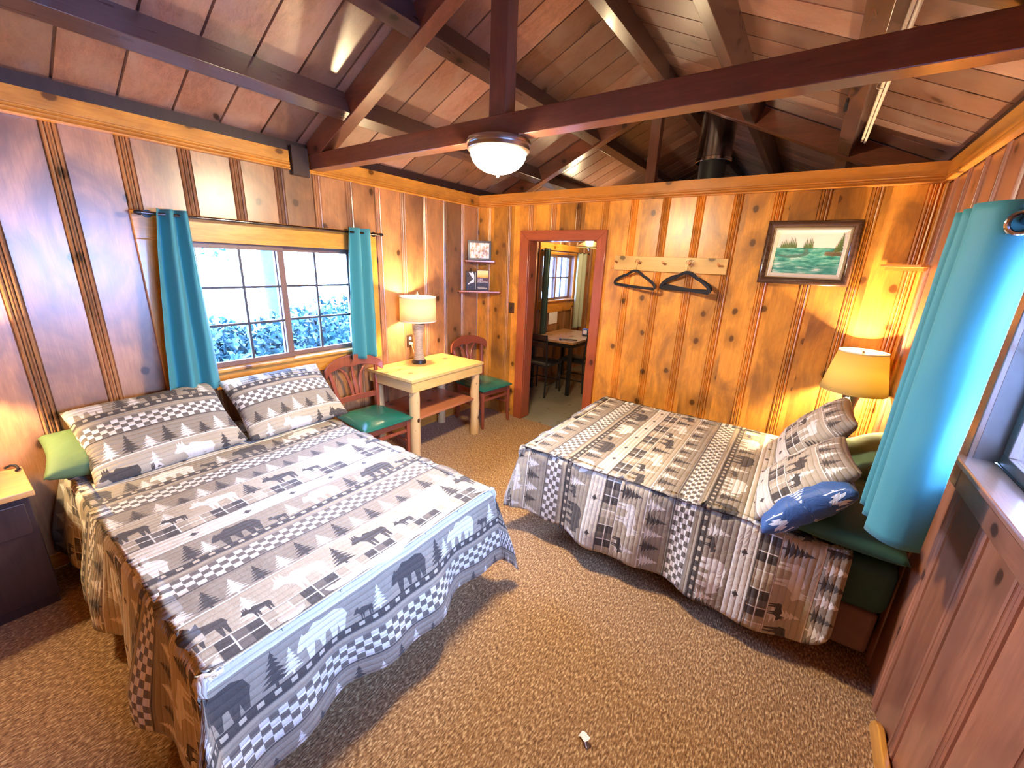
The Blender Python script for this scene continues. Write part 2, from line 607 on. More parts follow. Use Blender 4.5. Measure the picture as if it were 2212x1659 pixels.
def quilt_mat(name, qbump=1.0):
    t = NT(name)
    uv = t.sep(t.coord('UV'))
    u0, v0 = uv[0], uv[1]
    wob = t.noise(t.comb(u0, v0, 0), 5.0, 2)
    u = t.math('ADD', u0, 5.0)
    s = t.math('MULTIPLY', t.math('FRACT', t.math('DIVIDE', t.math('ADD', v0, 10 * QP), QP)), QP)
    per = t.math('FLOOR', t.math('DIVIDE', t.math('ADD', v0, 10 * QP), QP))
    WHT, CRM, BEI, TAU, GRY, DRK = (0.84, 0.79, 0.68), (0.58, 0.49, 0.34), (0.43, 0.355, 0.24), (0.28, 0.232, 0.17), (0.165, 0.138, 0.108), (0.062, 0.053, 0.045)
    AND = lambda a, b: t.math('MULTIPLY', a, b)
    lt = lambda a, b: t.math('LESS_THAN', a, b)
    gt = lambda a, b: t.math('GREATER_THAN', a, b)

    def band(a, b):
        return AND(gt(s, a), lt(s, b))

    def fr(x):
        return t.math('FRACT', x)

    def tree(ux, y):
        w = t.curve(y, TREE_W)
        return AND(lt(t.math('ABSOLUTE', t.math('SUBTRACT', ux, 0.5)), w), AND(gt(y, 0.0), lt(y, 1.0)))

    def sil(ux, y, T, B):
        return AND(AND(lt(y, t.curve(ux, T)), gt(y, t.curve(ux, B))), AND(gt(ux, 0.0), lt(ux, 1.0)))

    def loc(x, a, w):
        return t.math('DIVIDE', t.math('SUBTRACT', x, a), w)

    col = TAU
    # checker
    ck = t.math('MODULO', t.math('ADD', t.math('FLOOR', t.math('DIVIDE', s, 0.02376)), t.math('FLOOR', t.math('DIVIDE', u, 0.029))), 2.0)
    col = t.mix(band(0.0, 0.095), col, t.mix(ck, WHT, GRY))
    # thin line strips after the checker
    col = t.mix(band(0.098, 0.104), col, DRK)
    # tree row
    y = t.math('DIVIDE', t.math('SUBTRACT', 0.236, s), 0.122)
    cell = t.math('FLOOR', t.math('DIVIDE', u, 0.082))
    rnd = t.white(t.comb(cell, per, 0))
    yy = t.math('DIVIDE', y, t.math('MULTIPLY_ADD', rnd, 0.35, 0.65))
    ux = fr(t.math('DIVIDE', u, 0.082))
    odd = t.math('MODULO', cell, 2.0)
    tr = tree(ux, yy)
    rowbg = t.mix(AND(t.noise(t.comb(t.math('MULTIPLY', u, 14.0), t.math('MULTIPLY', s, 60.0), 0), 1.0, 3), 0.6), TAU, BEI)
    row = t.mix(tr, rowbg, t.mix(odd, DRK, WHT))
    col = t.mix(band(0.112, 0.236), col, row)
    col = t.mix(band(0.236, 0.242), col, WHT)
    # moose row
    y = t.math('DIVIDE', t.math('SUBTRACT', 0.392, s), 0.150)
    q = fr(t.math('DIVIDE', u, 0.62))
    m1 = sil(loc(q, 0.02, 0.26), t.math('MULTIPLY', y, 1.15), MOOSE_T, MOOSE_B)
    m2 = sil(loc(q, 0.52, 0.30), t.math('MULTIPLY', y, 1.05), MOOSE_T, MOOSE_B)
    m3 = sil(loc(q, 0.33, 0.15), t.math('MULTIPLY', y, 2.0), MOOSE_T, MOOSE_B)
    t1 = tree(loc(q, 0.30, 0.17), t.math('MULTIPLY', y, 1.1))
    t2 = tree(loc(q, 0.83, 0.16), t.math('MULTIPLY', y, 1.15))
    c2 = t.mix(t1, t.mix(wob, CRM, BEI), WHT)
    c2 = t.mix(t2, c2, DRK)
    c2 = t.mix(m3, c2, DRK)
    c2 = t.mix(m1, c2, DRK)
    c2 = t.mix(m2, c2, WHT)
    col = t.mix(band(0.242, 0.392), col, c2)
    # plaid
    pu = t.math('DIVIDE', u, 0.13)
    blk = t.math('MODULO', t.math('FLOOR', pu), 2.0)
    half = t.math('MODULO', t.math('FLOOR', t.math('MULTIPLY', pu, 3.0)), 2.0)
    pc = t.mix(blk, t.mix(half, BEI, CRM), t.mix(half, GRY, DRK))
    ln = t.math('MAXIMUM', lt(fr(t.math('MULTIPLY', pu, 1.5)), 0.06), lt(t.math('ABSOLUTE', t.math('SUBTRACT', s, 0.438)), 0.0025))
    pc = t.mix(ln, pc, WHT)
    col = t.mix(band(0.398, 0.478), col, pc)
    col = t.mix(band(0.392, 0.396), col, WHT)
    col = t.mix(band(0.478, 0.482), col, DRK)
    # leaf strip
    lu = t.math('SUBTRACT', fr(t.math('DIVIDE', u, 0.205)), 0.5)
    lx = t.math('ABSOLUTE', t.math('MULTIPLY', lu, 0.205))
    ly = t.math('SUBTRACT', 0.530, s)
    lyn = t.math('DIVIDE', t.math('ADD', ly, 0.018), 0.036)
    lw = t.curve(lyn, [(0, .05), (.18, .06), (.2, .5), (.3, .55), (.34, .3), (.42, 1.0), (.55, .95), (.6, .45), (.72, .55), (.75, .25), (1, .0)])
    leaf = AND(lt(lx, t.math('MULTIPLY', lw, 0.018)), AND(gt(lyn, 0.0), lt(lyn, 1.0)))
    lc = t.mix(leaf, t.mix(wob, WHT, CRM), DRK)
    col = t.mix(band(0.486, 0.566), col, lc)
    col = t.mix(band(0.566, 0.572), col, WHT)
    # bear row
    y = t.math('DIVIDE', t.math('SUBTRACT', 0.706, s), 0.134)
    q = fr(t.math('DIVIDE', u, 0.70))
    b1 = sil(loc(q, 0.04, 0.26), t.math('MULTIPLY', y, 1.02), BEAR_T, BEAR_B)
    b2 = sil(loc(q, 0.50, 0.27), t.math('MULTIPLY', y, 1.0), BEAR_T, BEAR_B)
    b3 = sil(loc(q, 0.80, 0.11), t.math('MULTIPLY', y, 2.1), MOOSE_T, MOOSE_B)
    t1 = tree(loc(q, 0.33, 0.13), t.math('MULTIPLY', y, 1.05))
    t2 = tree(loc(q, 0.42, 0.10), t.math('MULTIPLY', y, 1.35))
    t3 = tree(loc(q, 0.90, 0.10), t.math('MULTIPLY', y, 1.2))
    c3 = t.mix(t1, t.mix(wob, TAU, BEI), DRK)
    c3 = t.mix(t2, c3, WHT)
    c3 = t.mix(t3, c3, WHT)
    c3 = t.mix(b3, c3, DRK)
    alt = t.math('MODULO', per, 2.0)
    c3 = t.mix(b1, c3, t.mix(alt, DRK, WHT))
    c3 = t.mix(b2, c3, t.mix(alt, WHT, DRK))
    col = t.mix(band(0.572, 0.706), col, c3)
    # dark strip with small squares
    du = t.math('ABSOLUTE', t.math('SUBTRACT', fr(t.math('DIVIDE', u, 0.052)), 0.5))
    ds = t.math('ABSOLUTE', t.math('SUBTRACT', s, 0.722))
    sq = AND(lt(du, 0.2), lt(ds, 0.008))
    col = t.mix(band(0.706, 0.742), col, t.mix(sq, DRK, CRM))
    col = t.mix(band(0.746, 0.764), col, BEI)
    # yarn tone
    yarn = t.noise(t.comb(t.math('MULTIPLY', u, 260.0), t.math('MULTIPLY', s, 500.0), 0), 1.0, 2)
    col = t.mix(t.math('MULTIPLY', yarn, 0.22), col, TAU)
    # quilting : stitched channels along the bands, puckers across them
    ch = t.math('ABSOLUTE', t.math('SINE', t.math('MULTIPLY', v0, PI / 0.026)))
    chp = t.math('POWER', ch, 0.45)
    puck = t.noise(t.comb(t.math('MULTIPLY', u, 38.0), t.math('MULTIPLY', v0, 18.0), 0), 1.0, 3)
    wr = t.noise(t.comb(t.math('MULTIPLY', u, 9.0), t.math('MULTIPLY', v0, 13.0), 0), 1.0, 4, 0.6, 1.2)
    h = t.math('ADD', t.math('MULTIPLY', chp, 0.5 * qbump), t.math('ADD', t.math('MULTIPLY', puck, 0.5), t.math('MULTIPLY', wr, 0.9)))
    return t.done(t.pbsdf(col, 0.8, t.bump(h, 0.75, 0.012), spec=0.25, sheen=0.1))


M_QUILT = quilt_mat('lodge_quilt_cloth')


def blueprint_cloth():
    t = NT('blue_fir_print_cloth')
    co = t.sep(t.coord())
    BLU, PAL = (0.035, 0.11, 0.30), (0.72, 0.80, 0.88)
    ux = t.math('FRACT', t.math('DIVIDE', t.math('ADD', co[1], 5.0), 0.13))
    cel = t.math('FLOOR', t.math('DIVIDE', t.math('ADD', co[1], 5.0), 0.13))
    off = t.math('MULTIPLY', t.math('MODULO', cel, 2.0), 0.5)
    y = t.math('FRACT', t.math('ADD', t.math('DIVIDE', t.math('ADD', co[0], 5.0), 0.14), off))
    yy = t.math('DIVIDE', y, 0.6)
    w = t.curve(yy, TREE_W)
    m = t.math('MULTIPLY', t.math('LESS_THAN', t.math('ABSOLUTE', t.math('SUBTRACT', ux, 0.5)), t.math('MULTIPLY', w, 0.7)), t.math('LESS_THAN', yy, 1.0))
    bars = t.math('GREATER_THAN', t.math('FRACT', t.math('MULTIPLY', y, 11.0)), 0.35)
    nm = t.bump(t.noise(t.coord(), 14, 4, 0.6, 1.0), 0.6, 0.015)
    return t.done(t.pbsdf(t.mix(t.math('MULTIPLY', m, bars), BLU, PAL), 0.5, nm, spec=0.4, sheen=0.2))


M_BLUE = blueprint_cloth()

# ------------------------------------------------------------------ room shell
RW = 3.715          # right wall
ZF, ZT = 2.305, 2.424   # frieze bottom / top
FRONT = -4.75
KB = 3.05           # kitchen far wall
GAB = 5.3           # far gable
RIDGE = 1.845
SL = 0.455
CE0 = 2.49


def ceil_z(x):
    return CE0 + SL * (x if x < RIDGE else 2 * RIDGE - x)


def pine_profile(a0, a1, off, pitch=0.27, bead=0.057):
    """(position along wall, depth towards the room) of flat boards joined by reeded bead strips"""
    pts = [(a0, 0.0)]
    k = math.floor((a0 - off) / pitch)
    while True:
        b = off + k * pitch
        if b > a1:
            break
        for fx, d in ((-0.10, 0), (-0.03, -0.006), (0.03, 0.004), (0.13, 0.009), (0.24, 0.006), (0.29, -0.003), (0.34, 0.005), (0.43, 0.009), (0.50, 0.003), (0.57, 0.009), (0.66, 0.005), (0.71, -0.003), (0.76, 0.006), (0.87, 0.009), (0.97, 0.004), (1.03, -0.006), (1.10, 0)):
            p = b + fx * bead
            if a0 + 1e-4 < p < a1 - 1e-4:
                pts.append((p, d))
        k += 1
    pts.append((a1, 0.0))
    return pts


def panel_wall(name, mat, fn, a0, a1, z0, z1, off, holes=(), flip=False, topfn=None):
    """fn(a, depth, z) -> point. holes = (a0, a1, z0, z1)"""
    pts = pine_profile(a0, a1, off)
    for h in holes:
        for e in h[:2]:
            if all(abs(e - p) > 1e-4 for p, _ in pts):
                d = 0.0
                for (p, dp), (q, dq) in zip(pts, pts[1:]):
                    if p < e < q:
                        d = dp + (dq - dp) * (e - p) / (q - p)
                pts.append((e, d))
                pts.sort()
    zs = sorted({z0, z1} | {z for h in holes for z in h[2:] if z0 < z < z1})
    m = MB()
    idx = {}
    for i, (a, d) in enumerate(pts):
        for j, z in enumerate(zs):
            zz = z
            if topfn and j == len(zs) - 1:
                zz = topfn(a)
            idx[i, j] = len(m.v)
            m.v.append(tuple(fn(a, d, zz)))
    for i in range(len(pts) - 1):
        ca = (pts[i][0] + pts[i + 1][0]) / 2
        for j in range(len(zs) - 1):
            cz = (zs[j] + zs[j + 1]) / 2
            if any(h[0] < ca < h[1] and h[2] < cz < h[3] for h in holes):
                continue
            q = (idx[i, j], idx[i + 1, j], idx[i + 1, j + 1], idx[i, j + 1])
            m.f.append(q[::-1] if flip else q)
            m.mi.append(0)
    return struct(m.build(name, mat, smooth=14))


WIN1 = (-2.74, -1.60, 0.975, 1.79)
WIN2 = (-3.45, -1.80, 1.165, 1.87)
WIN3 = (1.40, 2.36, 1.22, 1.88)
DOOR = (0.70, 1.455, 0.0, 1.967)
panel_wall('wall_left', M_PINE_L_SHADED, lambda a, d, z: (d, a, z), FRONT, 0.0, 0.0, ZT, -2.993 - 0.27 * 7, [WIN1], flip=True)
panel_wall('wall_back', M_PINE_B, lambda a, d, z: (a, -d, z), 0.0, RW, 0.0, ZT, 0.12, [DOOR])
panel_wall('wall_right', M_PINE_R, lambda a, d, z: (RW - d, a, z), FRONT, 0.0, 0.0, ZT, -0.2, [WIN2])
panel_wall('wall_front', M_PINE_B, lambda a, d, z: (a, FRONT + d, z), 0.0, RW, -0.02, 2.49, 0.12, topfn=lambda a: ceil_z(a) + 0.02, flip=True)
panel_wall('wall_kitchen_left', M_PINE_L_SHADED, lambda a, d, z: (d, a, z), 0.0, KB, -0.02, ZT, 0.25, [WIN3], flip=True)
panel_wall('wall_kitchen_back', M_PINE_B, lambda a, d, z: (a, KB - d, z), 0.0, RW, -0.02, ZT, 0.12)
# dark strips painting in the shadow line above the frieze, and the far gable under the continuing roof
struct(MB().box(-0.06, 0.004, FRONT, GAB, ZT, 2.50).build('shadow_strip_left', M_DARKWOOD, smooth=0))
struct(MB().box(RW - 0.004, RW + 0.06, FRONT, GAB, ZT, 2.50).build('shadow_strip_right', M_DARKWOOD, smooth=0))
struct(MB().prism([(-0.1, ZT - 0.3), (RW + 0.1, ZT - 0.3), (RW + 0.1, 2.47), (RIDGE, ceil_z(RIDGE) + 0.02), (-0.1, 2.47)], GAB, GAB + 0.05, lambda u, v, h: (u, h, v)).build('wall_gable', M_DARKWOOD, smooth=0))
struct(MB().box(-0.06, 0.0, KB, GAB, 0.0, ZT).build('wall_store_left', M_DARKWOOD, smooth=0))
struct(MB().box(RW, RW + 0.06, KB, GAB, 0.0, ZT).build('wall_store_right', M_DARKWOOD, smooth=0))
struct(MB().box(0.0, RW, GAB, GAB + 0.05, 0.0, ZT - 0.28).build('wall_store_back', M_DARKWOOD, smooth=0))
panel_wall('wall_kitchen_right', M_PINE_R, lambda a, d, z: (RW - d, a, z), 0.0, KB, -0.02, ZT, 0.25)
# far face and top plate of the low partition
m = MB()
m.box(0, DOOR[0], 0.02, 0.10, 0, ZT - 0.005).box(DOOR[1], RW, 0.02, 0.10, 0, ZT - 0.005).box(DOOR[0], DOOR[1], 0.02, 0.10, DOOR[3], ZT - 0.005)
struct(m.build('wall_partition_core', M_PINE_B, smooth=0))
# floors
m = MB().box(-0.12, RW + 0.12, FRONT - 0.1, 0.0, -0.08, 0.0)
struct(m.build('floor', M_CARPET, smooth=0))
m = MB().box(-0.12, RW + 0.12, 0.0, GAB + 0.05, -0.08, -0.004)
struct(m.build('floor_kitchen', M_KFLOOR, smooth=0))
# ceiling : planks running up the slope with open seams
pl = MB()
y = FRONT - 0.05
pitch = 0.235
prof = []
k = math.floor((y + 10.0) / pitch)
yy = -10.0 + k * pitch
while yy < GAB + 0.1:
    prof += [(yy - 0.006, 0.0), (yy - 0.005, 0.022), (yy + 0.005, 0.022), (yy + 0.006, 0.0)]
    yy += pitch
for x0, x1 in ((-0.1, RIDGE), (RIDGE, RW + 0.1)):
    base = len(pl.v)
    for (py, d) in prof:
        for xx in (x0, x1):
            z = CE0 + SL * (xx if x1 == RIDGE else 2 * RIDGE - xx)
            pl.v.append((xx, py, z + d))
    for i in range(len(prof) - 1):
        a = base + 2 * i
        pl.f.append((a, a + 2, a + 3, a + 1))
        pl.mi.append(0)
struct(pl.build('ceiling', M_CEIL, smooth=0))


# frieze boards with a reeded lower edge
def frieze(name, mat, fn, a0, a1, flip=False):
    prof = [(0.0, ZF - 0.002), (0.028, ZF), (0.030, ZF + 0.006), (0.024, ZF + 0.012), (0.020, ZF + 0.015), (0.027, ZF + 0.021), (0.027, ZF + 0.027), (0.019, ZF + 0.032), (0.026, ZF + 0.038), (0.026, ZF + 0.043), (0.020, ZF + 0.047), (0.022, ZF + 0.052), (0.022, ZT), (0.0, ZT)]
    m = MB()
    m.prism([(d, z) for d, z in prof], a0, a1, lambda u, v, h: fn(h, u, v))
    return m


f1 = frieze('t', M_TRIM_Y, lambda a, d, z: (0.008 + d, a, z), FRONT, -2.085)
f1o = struct(f1.build('trim_1', M_TRIM_Y, smooth=12))
f2 = frieze('t', M_TRIM_Y, lambda a, d, z: (0.008 + d, a, z), -1.945, -0.008)
struct(f2.build('trim_2', M_TRIM_Y, smooth=12))
f3 = frieze('t', M_TRIM_X, lambda a, d, z: (a, -0.008 - d, z), 0.01, RW - 0.01)
struct(f3.build('trim_3', M_TRIM_X, smooth=12))
f4 = frieze('t', M_TRIM_Y, lambda a, d, z: (RW - 0.008 - d, a, z), FRONT, -0.01)
struct(f4.build('trim_4', M_TRIM_Y, smooth=12))
# dark block painting in the shaded gap between left frieze and tie beam
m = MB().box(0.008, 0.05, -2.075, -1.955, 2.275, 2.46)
struct(m.build('shade_gap_block', M_DARKWOOD, smooth=0, bevel=0.002))
# corner bead strips
m = MB().tube([(0.008, -0.008, 0), (0.008, -0.008, ZF)], 0.010, 8)
struct(m.build('trim_6', M_TRIM_Z))
m = MB().tube([(RW - 0.008, -0.008, 0), (RW - 0.008, -0.008, ZF)], 0.010, 8)
struct(m.build('trim_7', M_TRIM_Z))
# baseboard on the right wall with a rounded end
poly = [(-4.6, 0.0), (-1.90, 0.0), (-1.90, 0.03), (-1.93, 0.07), (-1.98, 0.095), (-4.6, 0.10)]
m = MB().prism(poly, 0.0, 0.022, lambda u, v, h: (RW - 0.008 - h, u, v))
struct(m.build('baseboard_right', M_TRIM_Y, bevel=0.004))
m = MB().box(0.008, 0.024, FRONT, -0.01, 0, 0.09)
struct(m.build('baseboard_left', M_TRIM_Y, bevel=0.004))

# ---------------------------------------------- doorway casing
d = bpy.data.objects.new('door_1', None)
COL.objects.link(d)
struct(d, 'reddish brown cased doorway opening to the kitchen', 'doorway')
xo0, xo1, zo = 0.592, 1.548, 2.062
xi0, xi1, zi = DOOR[0], DOOR[1], DOOR[3]


def yprism(poly, y0, y1):
    return MB().prism(poly, y0, y1, lambda u, v, h: (u, h, v))


yprism([(xo0, 0), (xi0, 0), (xi0, zi), (xo0, zo)], -0.036, 0.0).build('casing_side', M_REDCASE, d, bevel=0.004)
yprism([(xi1, 0), (xo1, 0), (xo1, zo), (xi1, zi)], -0.036, 0.0).build('casing_side', M_REDCASE, d, bevel=0.004)
yprism([(xo0, zo), (xi0, zi), (xi1, zi), (xo1, zo)], -0.036, 0.0).build('casing_head', M_REDCASE_X, d, bevel=0.004)
MB().box(xi0 - 0.015, xi0 + 0.004, -0.01, 0.13, 0, zi).build('jamb', M_REDCASE, d, bevel=0.003)
MB().box(xi1 - 0.004, xi1 + 0.015, -0.01, 0.13, 0, zi).build('jamb', M_REDCASE, d, bevel=0.003)
MB().box(xi0, xi1, -0.01, 0.13, zi - 0.004, zi + 0.015).build('head_jamb', M_REDCASE_X, d, bevel=0.003)


# ---------------------------------------------- windows
def window(name, label, hole, wx, inward, casing, mats, rows=3, cols=2, head=0.15, stool=True, right_case=None, apron=0.12, muntin=0.016):
    """slider window lying in plane x = wx; inward = +1 / -1 : room side. hole = (y0, y1, z0, z1)"""
    y0, y1, z0, z1 = hole
    s = inward
    w = bpy.data.objects.new(name, None)
    COL.objects.link(w)
    struct(w, label, 'window')
    X = lambda dpt: wx + s * dpt     # depth towards the room

    def bx(a, b, *r):
        p, q = sorted((X(a), X(b)))
        return (p, q, *r)
    cl, cr = casing
    MB().box(*bx(0.005, 0.024, y0 - cl, y1 + cr, z1, z1 + head)).build('head_casing', mats[0], w, bevel=0.003)
    MB().box(*bx(0.005, 0.022, y0 - cl, y0, z0 - 0.12, z1)).build('side_casing', mats[1], w, bevel=0.003)
    MB().box(*bx(0.005, 0.022, y1, y1 + cr, z0 - 0.12, z1)).build('side_casing', mats[1], w, bevel=0.003)
    if stool:
        MB().box(*bx(-0.05, 0.05, y0 - 0.03, y1 + 0.03, z0 - 0.022, z0)).build('stool', mats[0], w, bevel=0.006)
        MB().box(*bx(0.005, 0.020, y0, y1, z0 - 0.022 - apron, z0 - 0.022)).build('apron', mats[0], w, bevel=0.003)
    # reveal
    m = MB()
    m.box(*bx(-0.13, 0.006, y0 - 0.012, y0, z0, z1)).box(*bx(-0.13, 0.006, y1, y1 + 0.012, z0, z1))
    m.box(*bx(-0.13, 0.006, y0, y1, z1, z1 + 0.012)).box(*bx(-0.13, -0.05, y0, y1, z0 - 0.022, z0))
    m.build('jamb_liner', mats[2], w, smooth=0)
    ym = (y0 + y1) / 2 - 0.03
    for k, (a, b, dp) in enumerate(((y0, ym + 0.025, -0.045), (ym - 0.025, y1, -0.080))):
        st = 0.045
        fm = MB()
        p, q = dp, dp + 0.028
        fm.box(*bx(p, q, a, b, z0, z0 + 0.035)).box(*bx(p, q, a, b, z1 - 0.035, z1))
        fm.box(*bx(p, q, a, a + st * 0.6, z0 + 0.035, z1 - 0.035)).box(*bx(p, q, b - st, b, z0 + 0.035, z1 - 0.035))
        sash = fm.build('sash', mats[2], w, bevel=0.003)
        g0, g1, h0, h1 = a + st * 0.6, b - st, z0 + 0.035, z1 - 0.035
        MB().box(*bx(dp + 0.012, dp + 0.015, g0, g1, h0, h1)).build('pane', M_GLASS, sash, smooth=0)
        mm = MB()
        for i in range(1, cols):
            yy = g0 + (g1 - g0) * i / cols
            mm.box(*bx(dp + 0.005, dp + 0.024, yy - muntin / 2, yy + muntin / 2, h0, h1))
        for i in range(1, rows):
            zz = h0 + (h1 - h0) * i / rows
            mm.box(*bx(dp + 0.006, dp + 0.023, g0, g1, zz - muntin / 2, zz + muntin / 2))
        mm.build('muntin_bars', M_MUNTIN, sash, smooth=0)
    return w


window('window_1', 'wide slider window with small panes over the left bed', WIN1, 0.0, 1, (0.26, 0.20), (M_TRIM_Y, M_TRIM_Z, M_SASH))
window('window_2', 'slider window in the near right wall behind the teal curtain', WIN2, RW, -1, (0.11, 0.11), (M_TRIM_R, M_TRIM_RZ, M_SASH), rows=2, apron=0.10, head=0.12)
window('window_3', 'bright small-paned kitchen window seen through the doorway', WIN3, 0.0, 1, (0.10, 0.10), (M_TRIM_Y, M_TRIM_Z, M_SASH), rows=2, apron=0.16, muntin=0.02)

# ---------------------------------------------- roof timbers
TY0, TY1 = -1.95, -1.86     # truss faces


def timber(name, mat, label, cat, mb, group=None):
    return tag(mb.build(name, mat, bevel=0.003, smooth=30), label, cat, group)


timber('tie_beam', M_BEAM_X, 'dark red-brown tie beam crossing the room and carrying the ceiling lamp', 'beam',
       MB().box(0.052, RW - 0.04, TY0, TY1, 2.325, 2.425))


def rafter(yf0, yf1, side, x0=0.03):
    def zl(x):
        return 2.335 + 0.452 * x
    xs = (x0, RIDGE - 0.04)
    poly = [(xs[0], max(zl(xs[0]), 2.426)), (0.2, zl(0.2)), (xs[1], zl(xs[1])), (xs[1], ceil_z(xs[1]) - 0.004), (xs[0], ceil_z(xs[0]) - 0.004)]
    if side > 0:
        poly = [(2 * RIDGE - a, b) for a, b in poly]
    return MB().prism(poly, yf0, yf1, lambda u, v, h: (u, h, v))


timber('rafter', M_BEAM_X, 'dark sloping rafter rising from the left wall end of the near tie beam', 'rafter', rafter(TY0, TY1, -1), 'roof rafters')
timber('rafter', M_BEAM_X, 'dark sloping rafter rising from the right wall end of the near tie beam', 'rafter', rafter(TY0, TY1, 1), 'roof rafters')
timber('king_post', M_BEAM_Z, 'dark upright king post standing on the near tie beam above the lamp', 'post', MB().box(1.69, 1.79, TY0 + 0.004, TY1 - 0.004, 2.425, 3.10), 'king posts')
K0, K1 = 0.36, 0.45
timber('tie_beam', M_BEAM_X, 'dark tie beam of the far truss just behind the low partition', 'beam', MB().box(0.052, RW - 0.04, K0, K1, 2.325, 2.425))
timber('rafter', M_BEAM_X, 'reddish rafter of the far truss sloping down left of the lamp', 'rafter', rafter(K0, K1, -1), 'roof rafters')
timber('rafter', M_BEAM_X, 'reddish rafter of the far truss sloping down right of the stovepipe', 'rafter', rafter(K0, K1, 1), 'roof rafters')
timber('king_post', M_BEAM_Z, 'reddish upright king post of the far truss left of the stovepipe', 'post', MB().box(1.70, 1.79, K0 + 0.004, K1 - 0.004, 2.425, 3.10), 'king posts')


def purlin(x0, side):
    w, dep = 0.085, 0.139
    c, s_ = 0.910, 0.414
    z0 = 2.342 + SL * x0
    p = [(x0, z0), (x0 + c * w, z0 + s_ * w), (x0 + c * w - s_ * dep, z0 + s_ * w + c * dep), (x0 - s_ * dep, z0 + c * dep)]
    if side > 0:
        p = [(2 * RIDGE - a, b) for a, b in p]
    return p


def purlin_obj(x0, side, y0, y1, label):
    return timber('purlin', M_BEAM_Y, label, 'purlin', MB().prism(purlin(x0, side), y0, y1, lambda u, v, h: (u, h, v)), 'roof purlins')


purlin_obj(0.50, -1, FRONT + 0.01, TY0 - 0.003, 'dark purlin nearest the left wall in front of the near truss')
purlin_obj(0.50, -1, TY1 + 0.003, K0 - 0.003, 'dark purlin nearest the left wall between the two trusses')
purlin_obj(0.50, -1, K1 + 0.003, GAB - 0.01, 'dark purlin low on the left slope beyond the far truss')
purlin_obj(1.15, -1, FRONT + 0.01, TY0 - 0.003, 'upper left purlin running off the top edge in front of the near truss')
purlin_obj(1.15, -1, TY1 + 0.003, K0 - 0.003, 'upper left purlin passing behind the king post between the trusses')
purlin_obj(1.15, -1, K1 + 0.003, GAB - 0.01, 'upper left purlin beyond the far truss, lit white below')
purlin_obj(1.15, 1, FRONT + 0.01, TY0 - 0.003, 'upper right purlin beside the ridge, running off the top edge')
purlin_obj(1.15, 1, TY1 + 0.003, K0 - 0.003, 'upper right purlin beside the ridge, between the trusses')
purlin_obj(1.15, 1, K1 + 0.003, GAB - 0.01, 'upper right purlin beside the stovepipe beyond the far truss')
purlin_obj(0.50, 1, FRONT + 0.01, TY0 - 0.003, 'lower right purlin in front of the near truss, with pale cables')
purlin_obj(0.50, 1, TY1 + 0.003, K0 - 0.003, 'lower right purlin with a black hook between the trusses')
purlin_obj(0.50, 1, K1 + 0.003, GAB - 0.01, 'lower right purlin beyond the far truss')
timber('ridge_beam', M_BEAM_Y, 'dark ridge beam along the peak of the plank ceiling', 'beam', MB().box(1.803, 1.888, FRONT + 0.01, GAB - 0.01, 3.18, 3.325))

# cables along the lower right purlin
cb = thing('cable_run', 'pale electric cables tied along the lower right purlin', 'cable', (0, 0, 0))
cx, cz = 2 * RIDGE - 0.47, 2.55
for k, dx in enumerate((0.0, 0.017)):
    pts = [(cx + 0.018 + dx, -4.2 + i * 0.25, ceil_z(cx + dx) - 0.105 + 0.004 * math.sin(i * 1.7 + k)) for i in range(18)]
    MB().tube(pts, 0.0075, 8).build('cable', M_CABLE, cb)
for yy in (-2.75, -1.32, -0.95):
    MB().tube([(cx + 0.020 + 0.025 * math.cos(a), yy, ceil_z(cx) - 0.105 + 0.016 * math.sin(a)) for a in [i * PI / 5 for i in range(11)]], 0.003, 6).build('tie', M_CABLE, cb)
hk = MB().tube([(3.118, -0.82, 2.585), (3.118, -0.86, 2.535), (3.118, -0.91, 2.525), (3.118, -0.93, 2.55), (3.118, -0.90, 2.575)], 0.008, 8)
tag(hk.build('coat_hook', M_BLACK), 'small black iron hook on the lower right purlin', 'hook')

# stovepipe
sp = thing('stovepipe', 'round metal stovepipe rising to the roof beyond the low partition', 'stovepipe', (2.17, 0.85, 0))
MB().lathe([(0.150, 2.735), (0.150, 3.28)], 32).build('upper_sleeve', M_STEEL, sp)
MB().lathe([(0.151, 2.72), (0.158, 2.725), (0.158, 2.75), (0.151, 2.755)], 32).build('collar_ring', M_CHROME, sp)
MB().lathe([(0.118, 0.9), (0.118, 2.76)], 32).build('lower_pipe', M_STOVEBLK, sp)
st = MB().box(-0.3, 0.3, -0.25, 0.25, 0.15, 0.88)
st.build('stove_body', M_STOVEBLK, sp, bevel=0.02)
for sx_ in (-1, 1):
    for sy_ in (-1, 1):
        MB().tube([(0.22 * sx_, 0.18 * sy_, 0.0), (0.22 * sx_, 0.18 * sy_, 0.16)], [0.015, 0.025], 8).build('leg', M_STOVEBLK, sp)


# ---------------------------------------------- ceiling lamp
def ceiling_lamp(name, loc, label, bowlmat):
    t = thing(name, label, 'ceiling lamp', loc)
    t.scale = (0.87, 0.87, 0.95)
    MB().lathe([(0.0, 0.0), (0.182, 0.0), (0.186, -0.008), (0.186, -0.018), (0.176, -0.022), (0.182, -0.030), (0.182, -0.046), (0.170, -0.056), (0.160, -0.058), (0.0, -0.05)], 48).build('canopy', M_NICKEL, t)
    MB().lathe([(0.163, -0.058), (0.160, -0.075), (0.148, -0.100), (0.122, -0.126), (0.085, -0.145), (0.045, -0.155), (0.0, -0.158)], 48).build('glass_bowl', bowlmat, t)
    MB().lathe([(0.0, -0.156), (0.009, -0.158), (0.006, -0.164), (0.010, -0.170), (0.007, -0.178), (0.0, -0.180)], 16).build('finial', M_NICKEL, t)
    return t


ceiling_lamp('ceiling_lamp', (1.725, -1.905, 2.324), 'lit round glass bowl ceiling lamp under the near tie beam', M_BOWL)


